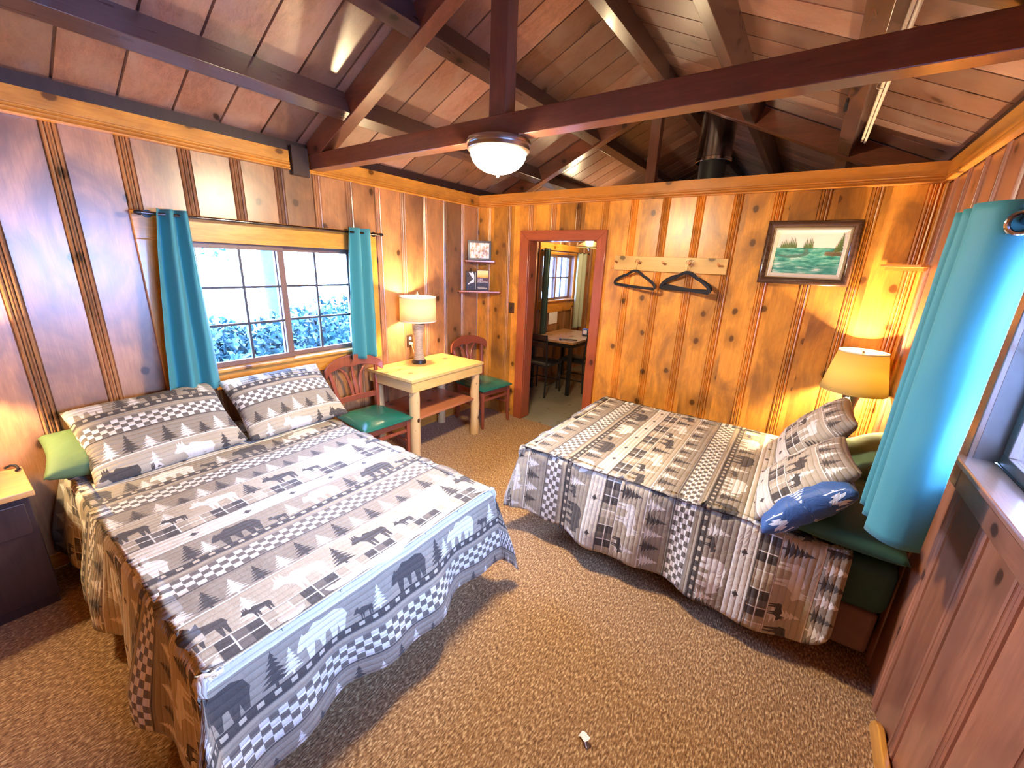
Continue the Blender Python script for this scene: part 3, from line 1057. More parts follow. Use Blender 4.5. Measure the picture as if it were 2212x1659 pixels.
# ---------------------------------------------- table lamps
def bulb(name, parent, z, power, r=0.04, col=LAMP_WARM):
    d = bpy.data.lights.new(name, 'POINT')
    d.energy = power
    d.color = col
    d.shadow_soft_size = r
    o = bpy.data.objects.new(name, d)
    o.location = (0, 0, z)
    o.parent = parent
    COL.objects.link(o)
    return o


def wound_lamp(loc, label, power, cord=True):
    t = thing('table_lamp', label, 'lamp', loc)
    MB().lathe([(0.0, 0.0), (0.066, 0.0), (0.068, 0.012), (0.064, 0.030), (0.058, 0.034), (0.0, 0.034)], 32).build('foot', M_BLACK, t)
    prof = []
    n = 34
    for i in range(n):
        z0 = 0.034 + 0.345 * i / n
        q = (i + 0.5) / n
        r = 0.052 - 0.016 * math.sin(PI * min(1, q * 1.15)) + 0.004 * q
        h = 0.345 / n
        prof += [(r - 0.003, z0), (r + 0.002, z0 + h * 0.3), (r + 0.002, z0 + h * 0.7)]
    prof += [(0.05, 0.379)]
    MB().lathe(prof, 28).build('wound_column', M_COIL, t)
    MB().lathe([(0.0, 0.379), (0.058, 0.379), (0.060, 0.388), (0.055, 0.397), (0.02, 0.400), (0.014, 0.41), (0.014, 0.46), (0.0, 0.46)], 28).build('cap', M_CHROME, t)
    MB().lathe([(0.168, 0.408), (0.164, 0.630)], 48).build('lamp_shade', M_SHADE_W, t, solid=0.002)
    MB().lathe([(0.1685, 0.406), (0.1705, 0.412), (0.1690, 0.418)], 48).build('shade_trim', M_MAT, t)
    MB().lathe([(0.1645, 0.622), (0.1665, 0.628), (0.1645, 0.634)], 48).build('shade_trim', M_MAT, t)
    MB().lathe([(0.0, 0.60), (0.003, 0.60), (0.003, 0.645), (0.012, 0.650), (0.016, 0.662), (0.012, 0.675), (0.0, 0.680)], 16).build('finial', M_CHROME, t)
    hp = MB().tube([(0.165, 0, 0.625), (0.0, 0, 0.605), (-0.165, 0, 0.625)], 0.002, 6).tube([(0, 0.165, 0.625), (0, 0, 0.605), (0, -0.165, 0.625)], 0.002, 6)
    hp.build('spider', M_CHROME, t)
    MB().lathe([(0.0, 0.46), (0.012, 0.465), (0.03, 0.51), (0.028, 0.535), (0.0, 0.555)], 20).build('bulb', M_BULB, t)
    if cord:
        MB().tube(cord, 0.003, 6).build('cord', M_WHITE, t)
    bulb('lamp_light', t, 0.52, power)
    return t


def coil_mat():
    t = NT('wound_metal_rope')
    sz = t.sep(t.coord())[2]
    nz = t.noise(t.mapv(t.coord(), (30, 30, 160)), 1.0, 3)
    c = t.mix(nz, (0.30, 0.18, 0.11), (0.90, 0.80, 0.66))
    return t.done(t.pbsdf(c, 0.35, None, 0.25))


M_COIL = coil_mat()
M_BULB = glow_mat('lit_bulb', (1.0, 0.82, 0.55), 40.0)
ZTAB = 0.772
wound_lamp((0.20, -1.105, ZTAB), 'lit table lamp with ivory drum shade on the log table', BULB_DESK,
           [(-0.05, 0.01, 0.02), (-0.10, 0.03, 0.06), (-0.15, 0.055, 0.12), (-0.18, 0.06, 0.165)])


def vase_lamp(loc, label, power):
    t = thing('table_lamp', label, 'lamp', loc)
    MB().lathe([(0.0, 0.0), (0.075, 0.0), (0.078, 0.012), (0.06, 0.022), (0.040, 0.05), (0.032, 0.12), (0.031, 0.20), (0.040, 0.29), (0.058, 0.37), (0.062, 0.385), (0.05, 0.395), (0.015, 0.40), (0.012, 0.46), (0.0, 0.46)], 32).build('base', M_BLACK, t)
    MB().lathe([(0.186, 0.372), (0.133, 0.640)], 56).build('lamp_shade', M_SHADE_Y, t, solid=0.002)
    MB().lathe([(0.132, 0.636), (0.1345, 0.641), (0.1325, 0.645)], 56).build('shade_trim', M_MAT, t)
    hp = MB().tube([(0.132, 0, 0.636), (0.0, 0, 0.625), (-0.132, 0, 0.636)], 0.002, 6).tube([(0, 0.132, 0.636), (0, 0, 0.625), (0, -0.132, 0.636)], 0.002, 6)
    hp.build('spider', M_CHROME, t)
    MB().lathe([(0.0, 0.62), (0.007, 0.622), (0.009, 0.634), (0.005, 0.645), (0.0, 0.650)], 12).build('finial', M_CHROME, t)
    MB().lathe([(0.0, 0.44), (0.012, 0.445), (0.03, 0.49), (0.028, 0.515), (0.0, 0.535)], 20).build('bulb', M_BULB, t)
    bulb('lamp_light', t, 0.50, power)
    return t


vase_lamp((3.522, -0.212, 0.62), 'lit lamp with yellow tapered shade in the right corner', BULB_CORNER)


# ---------------------------------------------- nightstands
def nightstand(loc, w, dpt, h, label, topmat):
    t = thing('nightstand', label, 'nightstand', loc)
    MB().box(-dpt / 2, dpt / 2, -w / 2, w / 2, h - 0.03, h).build('top', topmat, t, bevel=0.004)
    MB().box(-dpt / 2 + 0.02, dpt / 2 - 0.03, -w / 2 + 0.02, w / 2 - 0.02, 0.05, h - 0.03).build('cabinet', M_DARKWOOD, t, bevel=0.004)
    dr = MB().box(dpt / 2 - 0.03, dpt / 2 - 0.015, -w / 2 + 0.04, w / 2 - 0.04, h - 0.22, h - 0.06).build('drawer_front', M_DARKWOOD, t, bevel=0.003)
    MB().lathe([(0.0, 0), (0.012, 0.004), (0.014, 0.014), (0.0, 0.02)], 12).build('knob', M_BRONZE, dr, M=Matrix.Translation((dpt / 2 - 0.015, 0, h - 0.14)) @ Matrix.Rotation(PI / 2, 4, 'Y'))
    MB().box(-dpt / 2 + 0.03, dpt / 2 - 0.04, -w / 2 + 0.03, w / 2 - 0.03, 0.0, 0.05).build('plinth', M_DARKWOOD, t)
    return t


nightstand((0.205, -3.895, 0), 0.50, 0.36, 0.64, 'dark nightstand with honey pine top against the left wall', M_STAND)
nightstand((3.53, -0.165, 0), 0.26, 0.34, 0.62, 'small dark nightstand hidden behind the right bed', M_DARKWOOD)
wound_lamp((0.17, -3.87, 0.64), 'lamp on the left nightstand, off the picture edge', BULB_BEDSIDE, None)
pc = MB().tube([(0.03, -3.70, 0.650), (0.04, -3.68, 0.662), (0.055, -3.665, 0.66), (0.08, -3.66, 0.65), (0.10, -3.67, 0.648)], 0.006, 8)
tag(pc.build('power_cord', M_BLACK), 'short black cord lying at the back of the left nightstand', 'cord')

# ---------------------------------------------- log table
tb = thing('log_table', 'pale pine table with peeled log legs under the left lamp', 'table', (0, 0, 0))
TX0, TX1, TYA, TYB = 0.025, 0.622, -1.568, -0.628
tm = MB()
nb = 4
for i in range(nb):
    a = TX0 + (TX1 - TX0) * i / nb
    b = TX0 + (TX1 - TX0) * (i + 1) / nb
    tm.box(a + 0.0008, b - 0.0008, TYA, TYB, ZTAB - 0.026, ZTAB)
tm.build('tabletop', M_TABLE, tb, bevel=0.002)
MB().box(TX1 - 0.032, TX1 - 0.010, TYA + 0.012, TYB - 0.012, 0.655, ZTAB - 0.026).build('front_apron', M_TABLE, tb, bevel=0.003)
MB().box(TX0 + 0.005, TX0 + 0.027, TYA + 0.012, TYB - 0.012, 0.655, ZTAB - 0.026).build('back_apron', M_TABLE, tb, bevel=0.003)
for yy in (TYA + 0.012, TYB - 0.034):
    MB().box(TX0 + 0.027, TX1 - 0.032, yy, yy + 0.022, 0.655, ZTAB - 0.026).build('end_apron', M_TABLE_X, tb, bevel=0.003)


def log_leg(x, y, seed, marks=True):
    rnd = random.Random(seed)
    pts = [(x + rnd.uniform(-.004, .004), y + rnd.uniform(-.004, .004), z) for z in (0, 0.08, 0.2, 0.33, 0.46, 0.58, 0.742)]
    MB().tube(pts, [0.044 + rnd.uniform(-.003, .003) for _ in pts], 20).build('leg', M_LOG, tb, smooth=60)


for i, (x, y) in enumerate(((0.565, -1.50), (0.565, -0.695), (0.082, -1.50), (0.082, -0.695))):
    log_leg(x, y, i)
MB().box(0.06, 0.585, -1.47, -0.725, 0.385, 0.408).build('lower_shelf', M_SHELF, tb, bevel=0.003)


# ---------------------------------------------- dining chairs
def make_chair(loc, rz, label):
    t = thing('side_chair', label, 'chair', loc, rz, 'cherry side chairs')

    def sq(pts, hx, hy, name):
        m = MB()
        base = 0
        for i, (x, y, z) in enumerate(pts):
            k = hx[i] if isinstance(hx, list) else hx
            j = hy[i] if isinstance(hy, list) else hy
            m.v += [(x - k, y - j, z), (x + k, y - j, z), (x + k, y + j, z), (x - k, y + j, z)]
        for i in range(len(pts) - 1):
            for k in range(4):
                k2 = (k + 1) % 4
                m.f.append((4 * i + k, 4 * i + k2, 4 * i + 4 + k2, 4 * i + 4 + k))
                m.mi.append(0)
        m.f += [(3, 2, 1, 0), tuple(4 * (len(pts) - 1) + k for k in range(4))]
        m.mi += [0, 0]
        return m.build(name, M_CHAIR, t, bevel=0.004, smooth=50)
    for s in (-1, 1):
        sq([(0.215, s * 0.205, 0), (0.203, s * 0.20, 0.12), (0.20, s * 0.20, 0.25), (0.20, s * 0.20, 0.41)], [0.013, 0.014, 0.017, 0.019], [0.013, 0.014, 0.017, 0.019], 'front_leg')
        sq([(-0.235, s * 0.172, 0), (-0.205, s * 0.172, 0.2), (-0.195, s * 0.175, 0.42), (-0.205, s * 0.185, 0.58), (-0.235, s * 0.205, 0.74), (-0.262, s * 0.222, 0.845)], [0.014, 0.015, 0.018, 0.017, 0.014, 0.012], [0.014, 0.015, 0.016, 0.017, 0.016, 0.014], 'back_leg')
    # seat cushion
    N = 20

    def cush(u, v):
        a, b = 2 * u - 1, 2 * v - 1
        hw = 0.235 - 0.03 * (1 - u)
        k = max(abs(a), abs(b))
        z = 0.440 + 0.042 * (1 - abs(a) ** 5) * (1 - abs(b) ** 5) ** 0.8
        cr = 1 - 0.035 * (abs(a) ** 6) * (abs(b) ** 6)
        return (0.245 * a * cr + 0.005, hw * b * cr, z)
    m = MB().grid(cush, N, N)
    m.grid(lambda u, v: (lambda p: (p[0], p[1], 0.428))(cush(u, v)), N, N, flip=True)
    rim = [cush(i / N, 0) for i in range(N + 1)] + [cush(1, i / N) for i in range(1, N + 1)] + [cush(1 - i / N, 1) for i in range(1, N + 1)] + [cush(0, 1 - i / N) for i in range(1, N)]
    n0 = len(m.v)
    L = len(rim)
    m.v += [(p[0], p[1], 0.428) for p in rim] + [(p[0] * 1.012, p[1] * 1.012, 0.436) for p in rim] + rim
    for r in (0, 1):
        for i in range(L):
            j = (i + 1) % L
            m.f.append((n0 + r * L + i, n0 + r * L + j, n0 + (r + 1) * L + j, n0 + (r + 1) * L + i))
            m.mi.append(0)
    m.build('seat_cushion', M_VINYL, t, smooth=60, weld=True)
    fr = MB()
    fr.box(0.19, 0.212, -0.205, 0.205, 0.365, 0.43).box(-0.205, -0.185, -0.175, 0.175, 0.365, 0.43)
    fr.box(-0.19, 0.195, -0.205, -0.183, 0.365, 0.43).box(-0.19, 0.195, 0.183, 0.205, 0.365, 0.43)
    fr.build('seat_frame', M_CHAIR, t, bevel=0.003)
    MB().box(0.192, 0.210, -0.19, 0.19, 0.305, 0.33).build('front_stretcher', M_CHAIR, t, bevel=0.003)
    for s in (-1, 1):
        MB().box(-0.205, 0.20, s * 0.188 - 0.008, s * 0.188 + 0.008, 0.215, 0.238).build('side_stretcher', M_CHAIR, t, bevel=0.003)

    # crest rail : bowed in plan, arched in elevation, scrolled ends
    def bow(y):
        return -0.278 + 0.055 * (y / 0.27) ** 2
    ys = [i / 24 * 0.54 - 0.27 for i in range(25)]

    def top(y):
        q = abs(y) / 0.27
        return 0.935 - 0.075 * q ** 2.2

    def bot(y):
        q = abs(y) / 0.27
        z = 0.832 + 0.020 * math.cos(q * PI * 1.0)
        z -= 0.022 * math.exp(-(y / 0.055) ** 2)
        if q > 0.80:
            z -= 0.055 * ((q - 0.80) / 0.20) ** 1.2
        return z
    m = MB()
    for y in ys:
        x = bow(y)
        e = 1 - max(0, abs(y) / 0.27 - 0.93) / 0.07 * 0.35
        zt, zb = top(y), bot(y)
        mid = (zt + zb) / 2
        zt, zb = mid + (zt - mid) * e, mid + (zb - mid) * e
        m.v += [(x - 0.012, y, zb), (x + 0.012, y, zb), (x + 0.012, y, zt), (x - 0.012, y, zt)]
    for i in range(len(ys) - 1):
        for k in range(4):
            k2 = (k + 1) % 4
            m.f.append((4 * i + k, 4 * i + 4 + k, 4 * i + 4 + k2, 4 * i + k2))
            m.mi.append(0)
    m.f += [(0, 1, 2, 3), tuple(4 * 24 + k for k in (3, 2, 1, 0))]
    m.mi += [0, 0]
    m.build('crest_rail', M_CHAIR, t, bevel=0.005, smooth=50)
    # lower back rail and the three slats
    m = MB()
    yl = [i / 8 * 0.34 - 0.17 for i in range(9)]
    for y in yl:
        x = -0.218 + 0.012 * (y / 0.17) ** 2
        m.v += [(x - 0.009, y, 0.545), (x + 0.009, y, 0.545), (x + 0.009, y, 0.595), (x - 0.009, y, 0.595)]
    for i in range(8):
        for k in range(4):
            k2 = (k + 1) % 4
            m.f.append((4 * i + k, 4 * i + 4 + k, 4 * i + 4 + k2, 4 * i + k2))
            m.mi.append(0)
    m.f += [(0, 1, 2, 3), tuple(4 * 8 + k for k in (3, 2, 1, 0))]
    m.mi += [0, 0]
    m.build('lower_back_rail', M_CHAIR, t, bevel=0.003)
    sq([(-0.222, 0, 0.58), (-0.240, 0, 0.68), (-0.262, 0, 0.76), (-0.275, 0, 0.835)], 0.007, [0.013, 0.019, 0.017, 0.009], 'slat')
    for s in (-1, 1):
        sq([(-0.222, s * 0.035, 0.58), (-0.240, s * 0.045, 0.68), (-0.257, s * 0.065, 0.76), (-0.268, s * 0.100, 0.815), (-0.270, s * 0.130, 0.838)], 0.007, [0.013, 0.014, 0.013, 0.012, 0.011], 'slat')
    return t


ch = make_chair((0.345, -1.765, 0), -0.05, 'cherry chair with green vinyl seat between the left bed and log table')
dup(ch, (0.372, -0.335, 0), -0.10, 'cherry chair with green vinyl seat in the back corner beyond the log table', 'cherry side chairs')


# ---------------------------------------------- beds
def nz(x, y, z=0.0, s=1.0):
    return noise.noise(Vector((x * s, y * s, z)))


def bed(label, head_x, foot_x, y0, y1, h, sign):
    t = thing('bed', label, 'bed', (0, 0, 0))
    xa, xb = sorted((head_x, foot_x))
    fl, fr_ = (0.02, 0.20) if sign > 0 else (0.16, 0.02)
    MB().box(xa + fl, xb - fr_, y0 + 0.06, y1 - 0.06, 0.11, 0.33).build('box_spring', M_BASEFABRIC, t, bevel=0.02)
    ml, mr = (0.0, 0.035) if sign > 0 else (0.035, 0.0)
    MB().box(xa + ml, xb - mr, y0 + 0.035, y1 - 0.035, 0.332, h - 0.014).build('mattress', M_GREENSHEET, t, bevel=0.05)
    for x in (xa + 0.45, xb - 0.45):
        for y in (y0 + 0.25, y1 - 0.25):
            MB().box(x - 0.025, x + 0.025, y - 0.025, y + 0.025, 0.0, 0.11).build('leg', M_BLACK, t)
    return t


def quilt(name, label, head_x, foot_x, y0, y1, h, sign, cut_head, dfoot, dn, df, vphase, rnd_foot, rnd_head, seed, flare=0.10, nu=120, nv=130, near_grow=0.0, corner_flare=0.2, bias=0.0):
    """sign=+1: foot at larger x.  near side is y0 (towards the camera), far side y1"""
    L = abs(foot_x - head_x) - cut_head
    Wd = y1 - y0
    r = 0.055

    def pos(a, b):
        # a : cloth distance from the cut head edge (0..L+dfoot), b : from the near hem
        g = dn * (1 + near_grow * (1 - a / (L + dfoot)))
        bb = -g + b * (Wd + g + df)
        du = max(0.0, a - L)
        side = 0
        dv = 0.0
        if bb < 0:
            dv, side, D = -bb, -1, g
        elif bb > Wd:
            dv, side, D = bb - Wd, 1, df
        if du > 0 and dv > 0 and rnd_foot:
            p, q = du / dfoot, dv / D
            k = 1 + rnd_foot * (max(p, q) / math.hypot(p, q) - 1)
            du, dv = du * k, dv * k
        ah = a
        if dv > 0 and rnd_head:
            q = dv / D
            R = 0.14
            lim = 0.0
            if q > 0.75:
                w = (q - 0.75) / 0.25
                lim = rnd_head * R * (1 - math.sqrt(max(0, 1 - w * w)))
            ah = lim + a * (1 - lim / (L + dfoot))
        ee = math.hypot(du, dv)
        px = min(ah, L)
        py = min(max(bb, 0), Wd)
        z = h + 0.007 * nz(ah * 3, bb * 3, seed) + 0.004 * nz(ah * 9, bb * 9, seed + 3)
        if ee > 1e-6:
            cu, cv = du / ee, dv / ee * side
            if bias and du > 0 and dv > 0:
                th_ = math.atan2(dv, du)
                q_ = th_ / (PI / 2)
                th_ = PI / 2 * q_ ** (1 + bias)
                cu, cv = math.cos(th_), math.sin(th_) * side
            fl = flare + corner_flare * abs(2 * cu * cv)
            along = (py if du > dv else px)
            wav = 0.030 * (0.7 + math.sin(along * 9 + seed)) + 0.016 * (0.6 + math.sin(along * 21 + 2 * seed))
            if ee < r * PI / 2:
                th = ee / r
                out, dz = r * math.sin(th) - 0.0, r * (1 - math.cos(th))
            else:
                rest = ee - r * PI / 2
                out = r + rest * math.sin(fl) + wav * min(1, rest / 0.3)
                dz = r + rest * math.cos(fl)
            px += cu * out - (r if du > 0 else 0) * cu
            py += cv * out - (r if dv > 0 else 0) * cv
            z = z - dz
            if z < 0.012:
                ex = 0.012 - z
                px += cu * ex * 0.8
                py += cv * ex * 0.8
                z = 0.012 + 0.003 * (1 + nz(px * 8, py * 8, 5))
        X = head_x + sign * (cut_head + px)
        return (X, y0 + py, z), (ah, bb)
    cache = {}

    def P(u, v):
        k = (u, v)
        if k not in cache:
            cache[k] = pos(u * (L + dfoot), v)
        return cache[k]
    m = MB()
    m.grid(lambda u, v: P(u, v)[0], nu, nv, uv=lambda u, v: (P(u, v)[1][1], P(u, v)[1][0] + vphase), flip=(sign < 0))
    o = m.build(name, M_QUILT, smooth=180, solid=0.012)
    return tag(o, label, 'quilt')


bed('double bed under the left window with its foot facing the room', 0.04, 2.0, -3.535, -2.215, 0.60, 1)
quilt('quilt', 'wildlife lodge quilt spread over the left bed below the window', 0.04, 2.0, -3.535, -2.215, 0.60, 1, 0.02, 0.455, 0.50, 0.42, 0.11, 0.35, 0.0, 1.3, flare=0.07, corner_flare=0.20, bias=0.5)
bed('double bed along the back wall with its head at the right wall', 3.69, 1.81, -1.705, -0.335, 0.60, -1)
quilt('quilt', 'wildlife lodge quilt spread over the right bed by the doorway wall', 3.69, 1.81, -1.705, -0.335, 0.60, -1, 0.17, 0.43, 0.435, 0.13, -0.02 + 0.17, 0.8, 1.0, 4.1, flare=0.075, near_grow=0.24, corner_flare=0.05)


# ---------------------------------------------- pillows
def pillow(name, label, cat, M, w, hgt, thick, mat, group=None, uvf=None, seed=0.0, pinch=0.06, parent=None, sag=0.0):
    """w along local x, hgt along local y, thickness local z"""
    N = 40

    def shape(sgn):
        def fn(u, v):
            a, b = 2 * u - 1, 2 * v - 1
            e = (1 - a * a) * (1 - b * b)
            t = thick / 2 * max(0.0, e) ** 0.38
            ins = 1 - pinch * (1 - abs(a) ** 1.5) * abs(b) ** 3
            ins2 = 1 - pinch * (1 - abs(b) ** 1.5) * abs(a) ** 3
            wr = 0.010 * nz(a * 2.5 + seed, b * 2.5, sgn) + 0.004 * nz(a * 8 + seed, b * 8, sgn)
            return (w / 2 * a * ins2, hgt / 2 * b * ins, sgn * t + wr * min(1, e * 3) - sag * a * a * hgt)
        return fn
    m = MB()
    uf = (lambda u, v: uvf((u - 0.5) * w, (v - 0.5) * hgt)) if uvf else None
    m.grid(shape(1), N, N, uv=uf)
    m.grid(shape(-1), N, N, uv=uf, flip=True)
    o = m.build(name, mat, parent, smooth=180, weld=True)
    o.matrix_local = M
    if parent is None:
        tag(o, label, cat, group)
    return o


def frame(c, xdir, ydir):
    x = Vector(xdir).normalized()
    y = Vector(ydir)
    y = (y - x * y.dot(x)).normalized()
    z = x.cross(y)
    return Matrix(((x.x, y.x, z.x, c[0]), (x.y, y.y, z.y, c[1]), (x.z, y.z, z.z, c[2]), (0, 0, 0, 1)))


# left bed: local x = along +y world, local y = up the slope towards the wall -> normal faces the room
sham_uv = lambda ph: (lambda x, y: (x + ph, 0.075 - y))
pillow('pillow_sham', 'quilted wildlife pillow sham on the left bed, nearest the nightstand', 'pillow',
       frame((0.290, -3.125, 0.760), (0, 1, 0.03), (-0.82, 0, 0.55)), 0.69, 0.52, 0.17, M_QUILT, 'quilted pillow shams', sham_uv(0.3), 1.0)
pillow('pillow_sham', 'quilted wildlife pillow sham on the left bed, next to the green-seated chair', 'pillow',
       frame((0.325, -2.435, 0.770), (0.04, 1, 0.02), (-0.80, 0, 0.60)), 0.66, 0.51, 0.17, M_QUILT, 'quilted pillow shams', sham_uv(1.03), 3.0)
pillow('bed_pillow', 'olive green pillow poking out behind the left bed shams', 'pillow',
       frame((0.22, -3.25, 0.695), (0.10, 1, -0.06), (-0.93, 0.1, 0.22)), 0.68, 0.40, 0.17, M_GREENPIL, 'green bed pillows', None, 5.0)

# right bed
pillow('bed_pillow', 'dark green pillow lying flat on the right bed below the curtain', 'pillow',
       frame((3.47, -1.36, 0.665), (0.05, 1, 0.0), (-1, 0.0, 0.03)), 0.74, 0.46, 0.16, M_GREENDARK, 'green bed pillows', None, 6.0)
pillow('bed_pillow', 'green pillow propped against the right wall behind the far sham', 'pillow',
       frame((3.56, -0.78, 0.705), (0.0, 1, 0.0), (0.75, 0, 0.5)), 0.66, 0.38, 0.16, M_GREENPIL, 'green bed pillows', None, 8.0)
rs_uv = lambda ph: (lambda x, y: (x + ph, 0.36 - y))
pillow('pillow_sham', 'quilted wildlife sham on the right bed against the back wall side', 'pillow',
       frame((3.345, -0.675, 0.785), (0.0, -1, 0.0), (0.55, 0, 0.68)), 0.62, 0.50, 0.18, M_QUILT, 'quilted pillow shams', rs_uv(0.2), 9.0)
sh = pillow('pillow_sham', 'quilted sham with a blue fir-print pillow showing at its open end', 'pillow',
            frame((3.300, -1.385, 0.770), (0.03, -1, 0.06), (0.60, 0, 0.64)), 0.58, 0.48, 0.16, M_QUILT, 'quilted pillow shams', rs_uv(0.62), 11.0)
pillow('inner_pillow', None, None, Matrix.Translation((0.065, -0.02, -0.045)), 0.57, 0.42, 0.20, M_BLUE, seed=12.0, parent=sh)
sh.children[0]['label'] = 'shiny blue pillow printed with pale fir trees'


# ---------------------------------------------- curtains
def curtain(name, label, path_top, path_bot, z1, z0, mat, flaps=None, grommet=None, group='teal window curtains'):
    """path = list of (x, y) seen from above"""
    def interp(path, u):
        # Catmull-Rom through the fold points
        k = u * (len(path) - 1)
        i = min(int(k), len(path) - 2)
        f = k - i
        p0, p1, p2, p3 = path[max(i - 1, 0)], path[i], path[i + 1], path[min(i + 2, len(path) - 1)]
        return tuple(0.5 * (2 * p1[c] + (p2[c] - p0[c]) * f + (2 * p0[c] - 5 * p1[c] + 4 * p2[c] - p3[c]) * f * f + (3 * p1[c] - p0[c] - 3 * p2[c] + p3[c]) * f ** 3) for c in (0, 1))
    t = thing(name, label, 'curtain', (0, 0, 0), 0, group)
    n = (len(path_top) - 1) * 10

    def fn(u, v):
        a, b = interp(path_top, u), interp(path_bot, u)
        k = v ** 0.8
        wob = 0.004 * nz(u * 6, v * 5, 3.0)
        return (a[0] + (b[0] - a[0]) * k + wob, a[1] + (b[1] - a[1]) * k + wob, z1 + (z0 - z1) * v)
    MB().grid(fn, n, 40).build('panel', mat, t, smooth=180, solid=0.003)
    return t


def rod(label, x, y0, y1, z, wall_x, mat, r=0.011, brackets=()):
    t = thing('curtain_rod', label, 'curtain rod', (0, 0, 0))
    MB().tube([(x, y0, z), (x, y1, z)], r, 14).build('pole', mat, t)
    for y, s in ((y0, -1), (y1, 1)):
        MB().tube([(x, y, z), (x, y + s * 0.012, z), (x, y + s * 0.03, z)], [r * 1.5, r * 1.6, r * 0.8], 12).build('end_cap', M_BLACK, t)
    for yb in brackets:
        MB().tube([(wall_x, yb, z), (x, yb, z)], 0.006, 8).tube([(wall_x, yb, z), (wall_x + (0.008 if x > wall_x else -0.008), yb, z)], 0.022, 12).build('bracket', M_BLACK, t)
    return t


rod('slim dark curtain rod above the left window', 0.085, -2.97, -1.40, 1.925, 0.024, M_DKCHROME, 0.009, (-2.93, -1.425))
zl = [(0.115, -2.905), (0.05, -2.875), (0.12, -2.84), (0.055, -2.81), (0.12, -2.775), (0.06, -2.755)]
zb = [(0.14, -3.02), (0.06, -2.96), (0.15, -2.905), (0.07, -2.84), (0.145, -2.79), (0.08, -2.735)]
curtain('curtain', 'teal curtain hanging at the left side of the left window', zl, zb, 1.955, 0.885, M_CURTAIN)
zl = [(0.12, -1.715), (0.055, -1.675), (0.12, -1.625), (0.055, -1.585), (0.12, -1.535), (0.06, -1.49)]
zb = [(0.13, -1.775), (0.06, -1.715), (0.14, -1.65), (0.06, -1.595), (0.13, -1.54), (0.06, -1.485)]
curtain('curtain', 'teal curtain hanging at the table side of the left window', zl, zb, 1.960, 0.895, M_CURTAIN)
rp = [(3.612, -2.050), (3.56, -2.063), (3.508, -2.045), (3.474, -1.985), (3.54, -1.935), (3.476, -1.875), (3.56, -1.835), (3.476, -1.785), (3.58, -1.745)]
rb = [(3.604, -2.050), (3.55, -2.066), (3.500, -2.040), (3.470, -1.978), (3.55, -1.93), (3.472, -1.87), (3.57, -1.835), (3.472, -1.78), (3.58, -1.745)]
ct = curtain('curtain', 'bright teal curtain bunched at the near right window', rp, rb, 1.945, 0.885, M_CURTAIN)
# grommet ring in the near fold of the right curtain
ring = []
d_ = Vector((-1.0, -0.12, 0)).normalized()
ctr = Vector((3.556, -2.066, 1.886))
ring = [ctr + (d_ * math.cos(a) + Vector((0, 0, 1)) * math.sin(a)) * 0.026 + Vector((-0.0, -0.004, 0)) for a in [i * 2 * PI / 24 for i in range(25)]]
MB().tube(ring, 0.0065, 10, caps=False).build('grommet', M_CHROME, ct)
rod('chrome curtain rod over the near right window', 3.565, -3.6, -1.70, 1.895, RW - 0.01, M_DKCHROME, 0.013, (-1.72,))

# ---------------------------------------------- corner shelves and what stands on them


def corner_shelf(label, cx, sx, l, w, z, mat=M_SHELF):
    t = thing('corner_shelf', label, 'shelf', (0, 0, 0), 0, 'corner shelves')
    c0 = (cx + sx * 0.012, -0.012)
    poly = [c0, (cx + sx * l, -0.012), (cx + sx * l, -0.045), (cx + sx * 0.045, -w), (cx + sx * 0.012, -w)]
    MB().prism(poly, z - 0.016, z).build('board', mat, t, bevel=0.002)
    MB().box(min(cx + sx * 0.012, cx + sx * (l - 0.03)), max(cx + sx * 0.012, cx + sx * (l - 0.03)), -0.026, -0.012, z - 0.036, z - 0.016).build('cleat', mat, t)
    MB().box(min(cx + sx * 0.012, cx + sx * 0.026), max(cx + sx * 0.012, cx + sx * 0.026), -w + 0.03, -0.026, z - 0.036, z - 0.016).build('cleat', mat, t)
    return t


corner_shelf('upper triangular shelf in the back left corner', 0.0, 1, 0.27, 0.27, 1.750)
corner_shelf('lower triangular shelf in the back left corner holding books', 0.0, 1, 0.355, 0.365, 1.428)
corner_shelf('pale triangular shelf in the back right corner above the lamp', RW, -1, 0.215, 0.215, 1.822, M_TRIM_X)

# framed photo, leaning in the corner
fd = Vector((0.70, 0.71, 0)).normalized()     # along the frame, left to right
fp = thing('photo_frame', 'small dark frame with an autumn photo on the upper corner shelf', 'picture frame', (0.130, -0.135, 1.751), math.atan2(fd.y, fd.x))
fw, fh = 0.255, 0.205
T = Matrix.Rotation(-0.06, 4, 'X')
fm = MB()
fm.box(-fw / 2, fw / 2, -0.010, 0.012, 0, 0.022, M=T).box(-fw / 2, fw / 2, -0.010, 0.012, fh - 0.022, fh, M=T)
fm.box(-fw / 2, -fw / 2 + 0.022, -0.010, 0.012, 0.022, fh - 0.022, M=T).box(fw / 2 - 0.022, fw / 2, -0.010, 0.012, 0.022, fh - 0.022, M=T)
fm.build('frame', M_DARKWOOD, fp, bevel=0.002)


def photo_mat():
    t = NT('autumn_photo_print')
    co = t.coord()
    a = t.noise(t.mapv(co, (34, 1, 16)), 1.0, 4, 0.7)
    b = t.noise(t.mapv(co, (14, 1, 22), loc=(3, 0, 1)), 1.0, 3)
    c = t.ramp(a, [(0.36, (0.08, 0.05, 0.06)), (0.45, (0.55, 0.28, 0.10)), (0.53, (0.85, 0.80, 0.72)), (0.68, (0.95, 0.95, 0.95))])
    c = t.mix(t.ramp(b, [(0.55, 0.0), (0.72, 0.7)]), c, (0.55, 0.42, 0.75))
    return t.done(t.pbsdf(c, 0.35))


